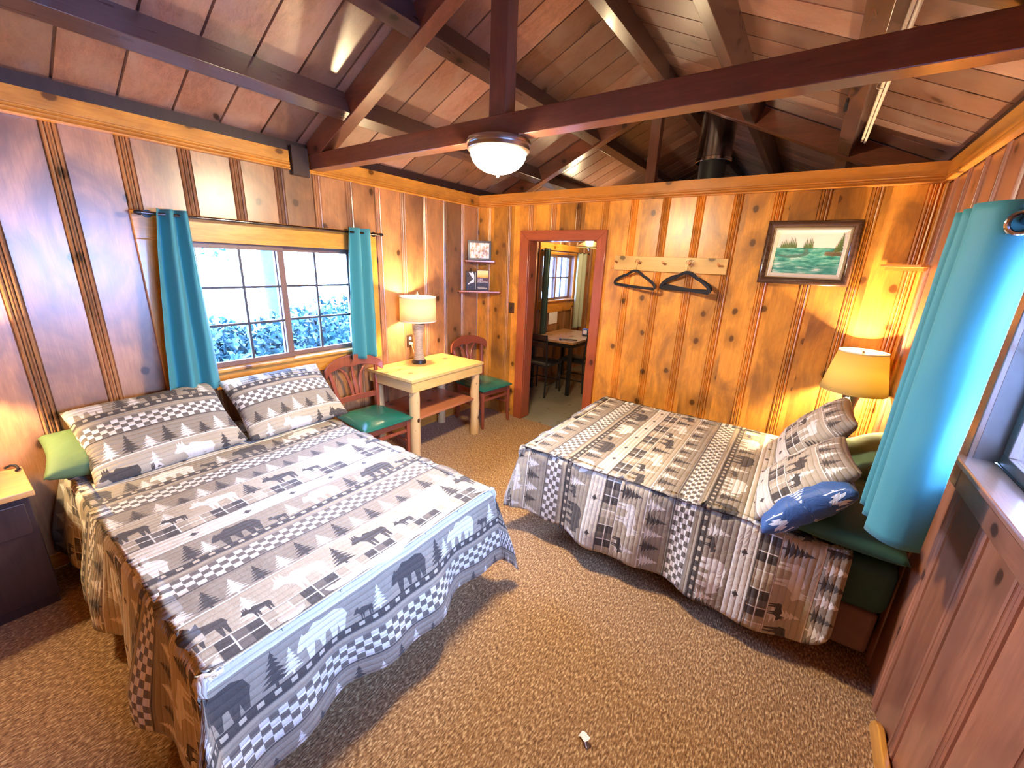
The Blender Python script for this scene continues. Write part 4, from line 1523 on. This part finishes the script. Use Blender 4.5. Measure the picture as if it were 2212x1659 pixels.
MB().box(-fw / 2 + 0.018, fw / 2 - 0.018, -0.003, 0.004, 0.018, fh - 0.018, M=T).build('photo', photo_mat(), fp, smooth=0)

# books on the lower shelf


def text(s, size, mat, parent, M, ext=0.0006, align='CENTER'):
    c = bpy.data.curves.new('title_lettering', 'FONT')
    c.body = s
    c.size = size
    c.extrude = ext
    c.align_x = align
    c.materials.append(mat)
    oc = bpy.data.objects.new('title_lettering', c)
    me = bpy.data.meshes.new_from_object(oc)
    bpy.data.objects.remove(oc)
    o = bpy.data.objects.new('title_lettering', me)
    COL.objects.link(o)
    o.parent = parent
    o.matrix_local = M
    return o


UPR = Matrix.Rotation(PI / 2, 4, 'X')
M_BK_DARK = plain('book_charcoal', (0.06, 0.05, 0.055), 0.65)
M_BK_BLUE = plain('book_dark_blue', (0.045, 0.045, 0.085), 0.65)
M_BK_PURPLE = plain('book_purple', (0.12, 0.055, 0.08), 0.65)


def sunset_mat():
    t = NT('sunset_cover')
    z = t.sep(t.coord())[2]
    n = t.noise(t.mapv(t.coord(), (9, 1, 30)), 1.0, 3)
    f = t.math('ADD', t.math('MULTIPLY', z, 4.6), t.math('MULTIPLY', n, 0.25))
    c = t.ramp(f, [(0.62, (0.10, 0.04, 0.06)), (0.72, (0.60, 0.10, 0.02)), (0.82, (0.95, 0.55, 0.10)), (0.98, (1.0, 0.85, 0.35))])
    return t.done(t.pbsdf(c, 0.6))


bkA = thing('book', 'charcoal book with a white bird shape on the lower corner shelf', 'book', (0.085, -0.215, 1.429), math.atan2(fd.y, fd.x))
MB().box(-0.058, 0.058, 0.0, 0.030, 0, 0.205).build('cover', M_BK_DARK, bkA, bevel=0.002)
MB().box(-0.056, 0.058, -0.0006, 0.0, 0.002, 0.08).build('lower_panel', M_BK_BLUE, bkA, smooth=0)
wing = MB().prism([(-0.030, 0.195), (0.005, 0.185), (0.012, 0.205), (0.030, 0.170), (0.032, 0.140), (0.030, 0.085), (0.005, 0.080), (-0.035, 0.060), (-0.038, 0.072), (-0.02, 0.083), (0.022, 0.125), (0.005, 0.140)], -0.0014, -0.0006, lambda u, v, h: (u, h, v))
wing.build('bird_print', M_WHITE, bkA, smooth=0)
MB().box(0.044, 0.048, -0.001, 0.0, 0.01, 0.195).build('spine_line', M_MAT, bkA, smooth=0)
bkB = thing('book', 'book with a sunset cover on the lower corner shelf', 'book', (0.185, -0.140, 1.429), math.atan2(fd.y, fd.x))
MB().box(-0.066, 0.066, 0.0, 0.025, 0, 0.222).build('cover', M_BK_PURPLE, bkB, bevel=0.002)
MB().box(-0.060, 0.062, -0.0008, 0.0, 0.140, 0.216).build('sunset_picture', sunset_mat(), bkB, smooth=0)
MB().box(-0.064, 0.066, -0.0006, 0.0, 0.004, 0.086).build('lower_panel', M_BK_BLUE, bkB, smooth=0)
text('LIFE', 0.034, M_WHITE, bkB, Matrix.Translation((-0.026, -0.001, 0.106)) @ UPR)
text('EVERLASTING', 0.0185, M_WHITE, bkB, Matrix.Translation((0.0, -0.001, 0.087)) @ UPR)
m = MB()
for k, (a, b) in enumerate(((-0.055, 0.02), (-0.055, 0.05), (-0.05, 0.05))):
    m.box(a, b, -0.0010, -0.0006, 0.036 - 0.009 * k, 0.040 - 0.009 * k)
m.build('small_print', M_MAT, bkB, smooth=0)

# switch and outlet
sw = thing('light_switch', 'small bronze light switch plate left of the doorway', 'switch', (0.495, -0.004, 1.258))
MB().box(-0.035, 0.035, -0.007, 0.004, -0.058, 0.058).build('plate', M_BRONZE, sw, bevel=0.003)
MB().box(-0.006, 0.006, -0.016, -0.005, -0.012, 0.012).build('toggle', M_BLACK, sw, bevel=0.002)
ot = thing('wall_outlet', 'brown wall outlet with white sockets behind the left table lamp', 'outlet', (0.004, -1.048, 0.955))
MB().box(-0.002, 0.008, -0.036, 0.036, -0.060, 0.060).build('plate', M_BRONZE, ot, bevel=0.003)
for dz in (-0.024, 0.024):
    MB().lathe([(0.0, 0.002), (0.016, 0.002), (0.017, 0.0), (0.017, -0.004)], 20).build('socket', M_WHITE, ot, M=Matrix.Translation((0.009, 0, dz)) @ Matrix.Rotation(PI / 2, 4, 'Y'))
MB().box(0.010, 0.034, -0.012, 0.012, -0.036, -0.012).build('plug', M_WHITE, ot, bevel=0.004)

# ---------------------------------------------- painting
pt = thing('framed_painting', 'dark framed painting of a canoe on a green river', 'painting', (3.085, -0.046, 1.884), 0, rot=(-0.04, 0.006, 0))
pw, ph = 0.545, 0.435


def ring_frame(w0, h0, w1, h1, yf, yb, inner_y=None):
    m = MB()
    a = [(-w0 / 2, -h0 / 2), (w0 / 2, -h0 / 2), (w0 / 2, h0 / 2), (-w0 / 2, h0 / 2)]
    b = [(-w1 / 2, -h1 / 2), (w1 / 2, -h1 / 2), (w1 / 2, h1 / 2), (-w1 / 2, h1 / 2)]
    iy = yf if inner_y is None else inner_y
    for k in range(4):
        j = (k + 1) % 4
        P = lambda q, y: (q[0], y, q[1])
        n = len(m.v)
        mid0 = tuple((a[k][i] * 0.55 + b[k][i] * 0.45) for i in (0, 1))
        mid1 = tuple((a[j][i] * 0.55 + b[j][i] * 0.45) for i in (0, 1))
        m.quad(P(a[k], yb), P(a[j], yb), P(a[j], yf + 0.006), P(a[k], yf + 0.006))
        m.quad(P(a[k], yf + 0.006), P(a[j], yf + 0.006), P(mid1, yf), P(mid0, yf))
        m.quad(P(mid0, yf), P(mid1, yf), P(b[j], iy), P(b[k], iy))
        m.quad(P(b[k], iy), P(b[j], iy), P(b[j], yb), P(b[k], yb))
    return m


ring_frame(pw, ph, pw - 0.085, ph - 0.085, -0.028, 0.016, -0.014).build('frame', M_FRAME, pt, smooth=20, weld=True)
ring_frame(pw - 0.085, ph - 0.085, pw - 0.10, ph - 0.10, -0.016, 0.012).build('gilded_slip', M_GOLD, pt, smooth=20)
ring_frame(pw - 0.10, ph - 0.10, pw - 0.155, ph - 0.155, -0.013, 0.012, -0.007).build('linen_liner', M_MAT, pt, smooth=20)


def water_mat():
    t = NT('painted_river')
    co = t.coord()
    a = t.noise(t.mapv(co, (9, 1, 42)), 1.0, 4, 0.6)
    c = t.ramp(a, [(0.36, (0.015, 0.17, 0.14)), (0.48, (0.08, 0.42, 0.33)), (0.60, (0.32, 0.66, 0.54)), (0.68, (0.88, 0.92, 0.86))])
    return t.done(t.pbsdf(c, 0.4, t.bump(a, 0.3, 0.003), coat=0.2))


def paint(name, c1, c2, sc=(60, 1, 90)):
    t = NT(name)
    a = t.noise(t.mapv(t.coord(), sc), 1.0, 3)
    return t.done(t.pbsdf(t.mix(a, c1, c2), 0.45, t.bump(a, 0.3, 0.002)))


cw, chh = (pw - 0.155) / 2, (ph - 0.155) / 2
cv = MB()
cv.box(-cw - 0.002, cw + 0.002, 0.0, 0.008, -chh - 0.002, chh + 0.002, 0)
cv.quad((-cw, -0.0006, -chh), (cw, -0.0006, -chh), (cw, -0.0006, 0.036), (-cw, -0.0006, 0.036), 1)
R2 = random.Random(3)


def fir(x, z, hh, ww, mi):
    n = 7
    L_, R_ = [], []
    for i in range(n):
        q = i / n
        wd = ww * (1 - q) * R2.uniform(0.7, 1.1)
        L_ += [(x - wd, z + hh * q), (x - wd * 0.45, z + hh * (q + 0.09))]
        R_ += [(x + wd, z + hh * q), (x + wd * 0.45, z + hh * (q + 0.09))]
    cv.prism([(x, z)] + R_ + [(x, z + hh)] + L_[::-1], -0.0016, -0.0008, lambda u, v, h: (u, h, v), mi)


for i in range(9):
    fir(-cw + 0.03 + i * 0.011, 0.034, R2.uniform(0.035, 0.075), 0.010, 2)
for i in range(6):
    fir(-0.025 + i * 0.009, 0.034, R2.uniform(0.03, 0.07), 0.009, 2)
for i in range(5):
    fir(cw - 0.012 - i * 0.009, 0.02 - 0.01 * i, 0.12 - 0.018 * i, 0.016, 2)
for i in range(7):
    x = cw - 0.01 - i * 0.012
    cv.prism([(x - 0.014, -0.012), (x + 0.012, -0.015), (x + 0.014, 0.004), (x, 0.014), (x - 0.012, 0.006)], -0.0017, -0.0008, lambda u, v, h: (u, h, v), 3)
cv.prism([(-0.175, -0.020), (-0.12, -0.034), (-0.06, -0.032), (-0.005, -0.018), (0.020, 0.008), (0.004, 0.004), (-0.05, -0.010), (-0.12, -0.020), (-0.165, -0.012)], -0.002, -0.0008, lambda u, v, h: (u, h, v), 4)
cv.prism([(-0.026, -0.006), (0.006, -0.004), (0.0, 0.022), (-0.006, 0.040), (-0.016, 0.040), (-0.022, 0.018)], -0.002, -0.0008, lambda u, v, h: (u, h, v), 4)
cv.build('canvas', [paint('painted_sky', (0.85, 0.82, 0.70), (0.97, 0.95, 0.90), (8, 1, 12)), water_mat(), paint('painted_firs', (0.05, 0.11, 0.03), (0.24, 0.32, 0.12)), paint('painted_rocks', (0.10, 0.07, 0.03), (0.40, 0.33, 0.20)), paint('painted_canoe', (0.04, 0.16, 0.12), (0.16, 0.30, 0.22))], pt, smooth=0)

# ---------------------------------------------- peg rack and hangers
rk = thing('peg_rack', 'pale wooden peg rack on the back wall right of the doorway', 'rack', (2.115, -0.004, 1.775), 0, rot=(0, 0.004, 0))
MB().box(-0.47, 0.47, -0.022, 0.004, -0.062, 0.062).build('board', M_RACK, rk, bevel=0.003)
PEGX = (1.672, 1.880, 2.095, 2.307, 2.525)
for px in PEGX:
    MB().tube([(px - 2.115, -0.018, 0.002), (px - 2.115, -0.055, 0.010), (px - 2.115, -0.082, 0.018)], [0.0085, 0.0085, 0.0105], 12).build('peg', M_PEG, rk)


def hanger(x, y, rz, label, sway=0.0):
    t = thing('clothes_hanger', label, 'hanger', (x, y, 1.794), rz, 'black velvet hangers', rot=(0, sway, rz))
    # origin at the peg contact; metal hook
    hk = [(-0.016, 0, -0.012), (-0.018, 0, 0.002), (-0.012, 0, 0.014), (0.0, 0, 0.017), (0.012, 0, 0.013), (0.017, 0, 0.0), (0.013, 0, -0.016), (0.004, 0, -0.030), (0.0, 0, -0.05), (0.0, 0, -0.085)]
    MB().tube(hk, 0.0022, 8).build('hook', M_CHROME, t)
    arm = []
    for sgn in (-1, 1):
        p = [(0, 0, -0.082), (0.025 * sgn, 0, -0.084), (0.055 * sgn, 0, -0.098), (0.09 * sgn, 0, -0.122), (0.115 * sgn, 0, -0.128), (0.15 * sgn, 0, -0.145), (0.19 * sgn, 0, -0.168), (0.212 * sgn, 0, -0.188), (0.215 * sgn, 0, -0.205), (0.205 * sgn, 0, -0.214)]
        arm.append(p)
    pts = arm[0][::-1] + arm[1][1:]
    loop = pts + [(0.1, 0, -0.216), (0, 0, -0.217), (-0.1, 0, -0.216), pts[0]]
    MB().tube(loop, 0.0125, 10, sx=0.40).build('body', M_VELVET, t)
    return t


h0 = hanger(PEGX[1], -0.084, -0.30, 'single black hanger on the second peg from the left', 0.05)
for k, (dy, rz, lb) in enumerate(((-0.066, -0.20, 'black hanger on the fourth peg, closest to the wall'), (-0.076, -0.27, 'black hanger on the fourth peg, middle of the three'), (-0.086, -0.345, 'black hanger on the fourth peg, outermost of the three'))):
    hh = dup(h0, (PEGX[3] + 0.014 * k - 0.01, dy, 1.794 + 0.003 * k), rz, lb, 'black velvet hangers')
    hh.rotation_euler = (0, (-0.01, 0.045, 0.10)[k], rz)

# ---------------------------------------------- paper scrap
sc = MB()
R3 = random.Random(5)
for k in range(3):
    a0 = k * 2.0
    sc.prism([(0.018 * math.cos(a0 + t_) * R3.uniform(0.6, 1.2) + 0.008 * k, 0.014 * math.sin(a0 + t_) * R3.uniform(0.6, 1.2) - 0.006 * k) for t_ in (0, 1, 2, 3, 4, 5)], 0.002 + 0.004 * k, 0.003 + 0.004 * k, lambda u, v, h: (u, v, h + u * 0.25 + 0.006))
sc.tube([(0.0, 0.0, 0.012), (0.012, -0.012, 0.014), (0.03, -0.03, 0.006)], 0.0025, 6)
tag(sc.build('paper_scrap', M_PAPER, smooth=0, loc=(2.772, -2.635, 0.0)), 'crumpled white paper scrap on the brown carpet', 'paper')

# ---------------------------------------------- kitchen seen through the doorway
kt = thing('dining_table', 'wood-topped dining table with black legs in the kitchen', 'table', (0, 0, 0))
MB().box(0.04, 0.745, 1.085, 2.12, 0.722, 0.752).build('tabletop', wood('kitchen_table_top', (0.72, 0.42, 0.18), (0.45, 0.22, 0.08), 'y', 0.3, 0.5, 0.5, blotch=0.3), kt, bevel=0.004)
MB().box(0.07, 0.715, 1.115, 2.09, 0.665, 0.722).build('apron', M_BLACK, kt)
for x in (0.09, 0.69):
    for y in (1.13, 2.07):
        MB().box(x - 0.025, x + 0.025, y - 0.025, y + 0.025, 0.0, 0.67).build('leg', M_BLACK, kt, bevel=0.003)


def kchair(loc, rz, label):
    t = thing('dining_chair', label, 'chair', loc, rz, 'black kitchen chairs')
    m = MB().grid(lambda u, v: (0.20 * (2 * u - 1), 0.20 * (2 * v - 1), 0.445 + 0.035 * (1 - (2 * u - 1) ** 6) * (1 - (2 * v - 1) ** 6)), 14, 14)
    m.box(-0.20, 0.20, -0.20, 0.20, 0.425, 0.446)
    m.build('seat', M_BLKVINYL, t, smooth=50)
    for s in (-1, 1):
        MB().tube([(0.20, s * 0.19, 0.0), (0.185, s * 0.185, 0.43)], 0.011, 8).build('front_leg', M_BLACK, t)
        MB().tube([(-0.215, s * 0.19, 0.0), (-0.19, s * 0.187, 0.43), (-0.215, s * 0.187, 0.75), (-0.235, s * 0.187, 0.86)], 0.012, 8).build('back_leg', M_BLACK, t)
        MB().tube([(0.195, s * 0.188, 0.17), (-0.207, s * 0.19, 0.17)], 0.008, 8).build('side_stretcher', M_BLACK, t)
    MB().tube([(0.196, -0.188, 0.17), (0.196, 0.188, 0.17)], 0.008, 8).build('front_stretcher', M_BLACK, t)
    for z, x in ((0.82, -0.228), (0.72, -0.211)):
        MB().box(x - 0.010, x + 0.006, -0.185, 0.185, z - 0.035, z + 0.035).build('back_slat', M_DARKWOOD, t, bevel=0.003)
    return t


k1 = kchair((0.315, 1.035, -0.004), PI / 2, 'black metal chair at the near end of the kitchen table')
dup(k1, (0.60, 1.53, -0.004), PI, 'black metal chair tucked at the side of the kitchen table', 'black kitchen chairs')
nh = thing('napkin_holder', 'small dark napkin holder on the far end of the kitchen table', 'holder', (0.62, 1.72, 0.752))
MB().box(-0.05, 0.05, -0.035, 0.035, 0.0, 0.11).build('body', M_BK_BLUE, nh, bevel=0.015)
MB().box(-0.03, 0.03, -0.0365, -0.030, 0.03, 0.09).build('front_label', M_WHITE, nh, bevel=0.002)
hm = thing('hand_tool', 'dark hand tool lying on the kitchen table edge', 'tool', (0.60, 1.22, 0.752), 0.5)
MB().tube([(-0.10, 0, 0.012), (0.0, 0, 0.014), (0.12, 0.01, 0.012)], [0.009, 0.011, 0.012], 10).build('handle', M_BLACK, hm)
MB().box(-0.125, -0.095, -0.045, 0.035, 0.0, 0.024).build('head', M_BLACK, hm, bevel=0.004)
nt = MB().box(0.012, 0.015, 1.66, 1.92, 0.86, 1.10)
tag(nt.build('paper_notice', M_PAPER, smooth=0), 'white paper notice on the kitchen wall below the window', 'paper')
zt = [(0.10, 1.33), (0.05, 1.36), (0.11, 1.40), (0.05, 1.43), (0.10, 1.46)]
curtain('kitchen_curtain', 'dark green curtain at the near side of the kitchen window', zt, [(a, b - 0.01) for a, b in zt], 1.95, 0.66, M_CURTAIN_KD, group='kitchen curtains')
zt = [(0.10, 2.33), (0.05, 2.39), (0.11, 2.46), (0.05, 2.53), (0.11, 2.60), (0.05, 2.66)]
curtain('kitchen_curtain', 'pale sage curtain at the far side of the kitchen window', zt, zt, 1.93, 0.735, M_CURTAIN_K, group='kitchen curtains')
rod('slim kitchen curtain rod seen through the doorway', 0.085, 1.28, 2.72, 1.925, 0.0, M_DKCHROME, 0.009, (1.31, 2.69))
for zz, lb in ((1.62, 'lower brown shelf on the far kitchen wall'), (1.95, 'upper brown shelf on the far kitchen wall')):
    t = thing('wall_shelf', lb, 'shelf', (0, 0, 0), 0, 'kitchen wall shelves')
    MB().box(0.35, 0.95, KB - 0.2, KB - 0.012, zz, zz + 0.02).build('board', M_SHELF, t, bevel=0.002)
    for x in (0.45, 0.85):
        MB().box(x - 0.01, x + 0.01, KB - 0.15, KB - 0.012, zz - 0.09, zz).build('bracket', M_SHELF, t)
kl = thing('pendant_lamp', 'lit brass-rimmed lamp hanging in the kitchen beyond the doorway', 'lamp', (0.60, 1.62, 1.975))
MB().lathe([(0.0, 0.085), (0.06, 0.08), (0.13, 0.045), (0.175, 0.010), (0.178, 0.0), (0.165, 0.004), (0.12, 0.03), (0.05, 0.062), (0.0, 0.068)], 40).build('shade', M_GOLD, kl)
MB().lathe([(0.0, -0.045), (0.006, -0.045), (0.008, -0.025), (0.02, 0.0), (0.0, 0.06)], 12).build('finial', M_CHROME, kl)
MB().lathe([(0.05, 0.088), (0.062, 0.10), (0.055, 0.13), (0.03, 0.145), (0.0, 0.15)], 24).build('glowing_globe', M_BOWL_K, kl)
MB().tube([(0, 0, 0.14), (0, 0, 0.785)], 0.006, 8).build('rod', M_NICKEL, kl)
bulb('lamp_light', kl, 0.22, 20.0, 0.05)
bulb('kitchen_fill_light', kl, -0.08, 10.0, 0.05)  # extra fill light added under the shade to brighten the kitchen table

# ---------------------------------------------- outdoors
R4 = random.Random(11)
m = MB().box(-14, -0.3, -12, 9, -0.6, -0.5)
struct(m.build('ground', M_GROUND, smooth=0))
m = MB().box(RW + 0.3, 14, -12, 6, -0.6, -0.5)
struct(m.build('ground', plain('light_bounce_ground', (0.36, 0.38, 0.42), 0.9), smooth=0))  # ground paled to bounce bluish daylight up to the ceiling


def leaves(m, c, rad, n, size):
    for _ in range(n):
        d = Vector((R4.gauss(0, 1), R4.gauss(0, 1), R4.gauss(0, 1))).normalized() * rad * R4.uniform(0.55, 1.0)
        p = Vector(c) + Vector((d.x, d.y, d.z * 0.8))
        a = Vector((R4.gauss(0, 1), R4.gauss(0, 1), R4.gauss(0, 1))).normalized()
        b = a.cross(Vector((R4.gauss(0, 1), R4.gauss(0, 1), R4.gauss(0, 1)))).normalized()
        s = size * R4.uniform(0.6, 1.3)
        m.quad(tuple(p - a * s), tuple(p - b * s * 0.45), tuple(p + a * s), tuple(p + b * s * 0.45))


def bush(x, y, h, label, n=5, dens=420):
    t = thing('shrub', label, 'shrub', (x, y, -0.5), 0, 'shrubs outside the left window')
    m = MB()
    for _ in range(n):
        leaves(m, (R4.uniform(-0.5, 0.5), R4.uniform(-0.6, 0.6), h * R4.uniform(0.45, 0.8)), h * 0.34, dens, 0.06)
    m.build('foliage', M_LEAF, t, smooth=0)
    MB().tube([(0, 0, 0), (0.03, 0.05, h * 0.4), (0.0, 0.1, h * 0.7)], [0.04, 0.03, 0.015], 8).build('stem', M_BARK, t)


for i, (x, y, h, lb) in enumerate(((-3.4, -1.75, 1.35, 'leafy shrub outside the left pane of the left window'), (-3.3, -0.95, 1.25, 'leafy shrub outside the middle of the left window'),
                                   (-3.6, -0.2, 1.45, 'leafy shrub outside the right sash of the left window'), (-3.9, 0.7, 1.6, 'leafy shrub furthest right outside the left window'))):
    bush(x, y, h, lb)
tr = thing('tree', 'blue-tinted tree trunk standing outside the left window', 'tree', (-5.0, 0.05, -0.5))
MB().tube([(0, 0, 0), (0.0, 0.02, 1.0), (-0.03, 0.0, 2.2), (0.0, -0.03, 4.2)], [0.22, 0.17, 0.15, 0.11], 12).build('trunk', M_BARK, tr)
m = MB()
for k in range(7):
    a = R4.uniform(-2.0, -0.6)
    z0 = 2.3 + 0.18 * k
    e = Vector((0.4 * math.cos(a), -0.9 - 0.25 * k % 0.8, 0.05))
    m.tube([(0, 0, z0), tuple(Vector((0, 0, z0)) + e * 0.6), tuple(Vector((0, 0, z0 - 0.1)) + e * 1.2)], [0.03, 0.018, 0.006], 6)
    if k < 3:
        leaves(m, tuple(Vector((0, 0, z0 - 0.05)) + e * 1.1), 0.3, 60, 0.06)
m.build('branches', M_BARK, tr, smooth=0)
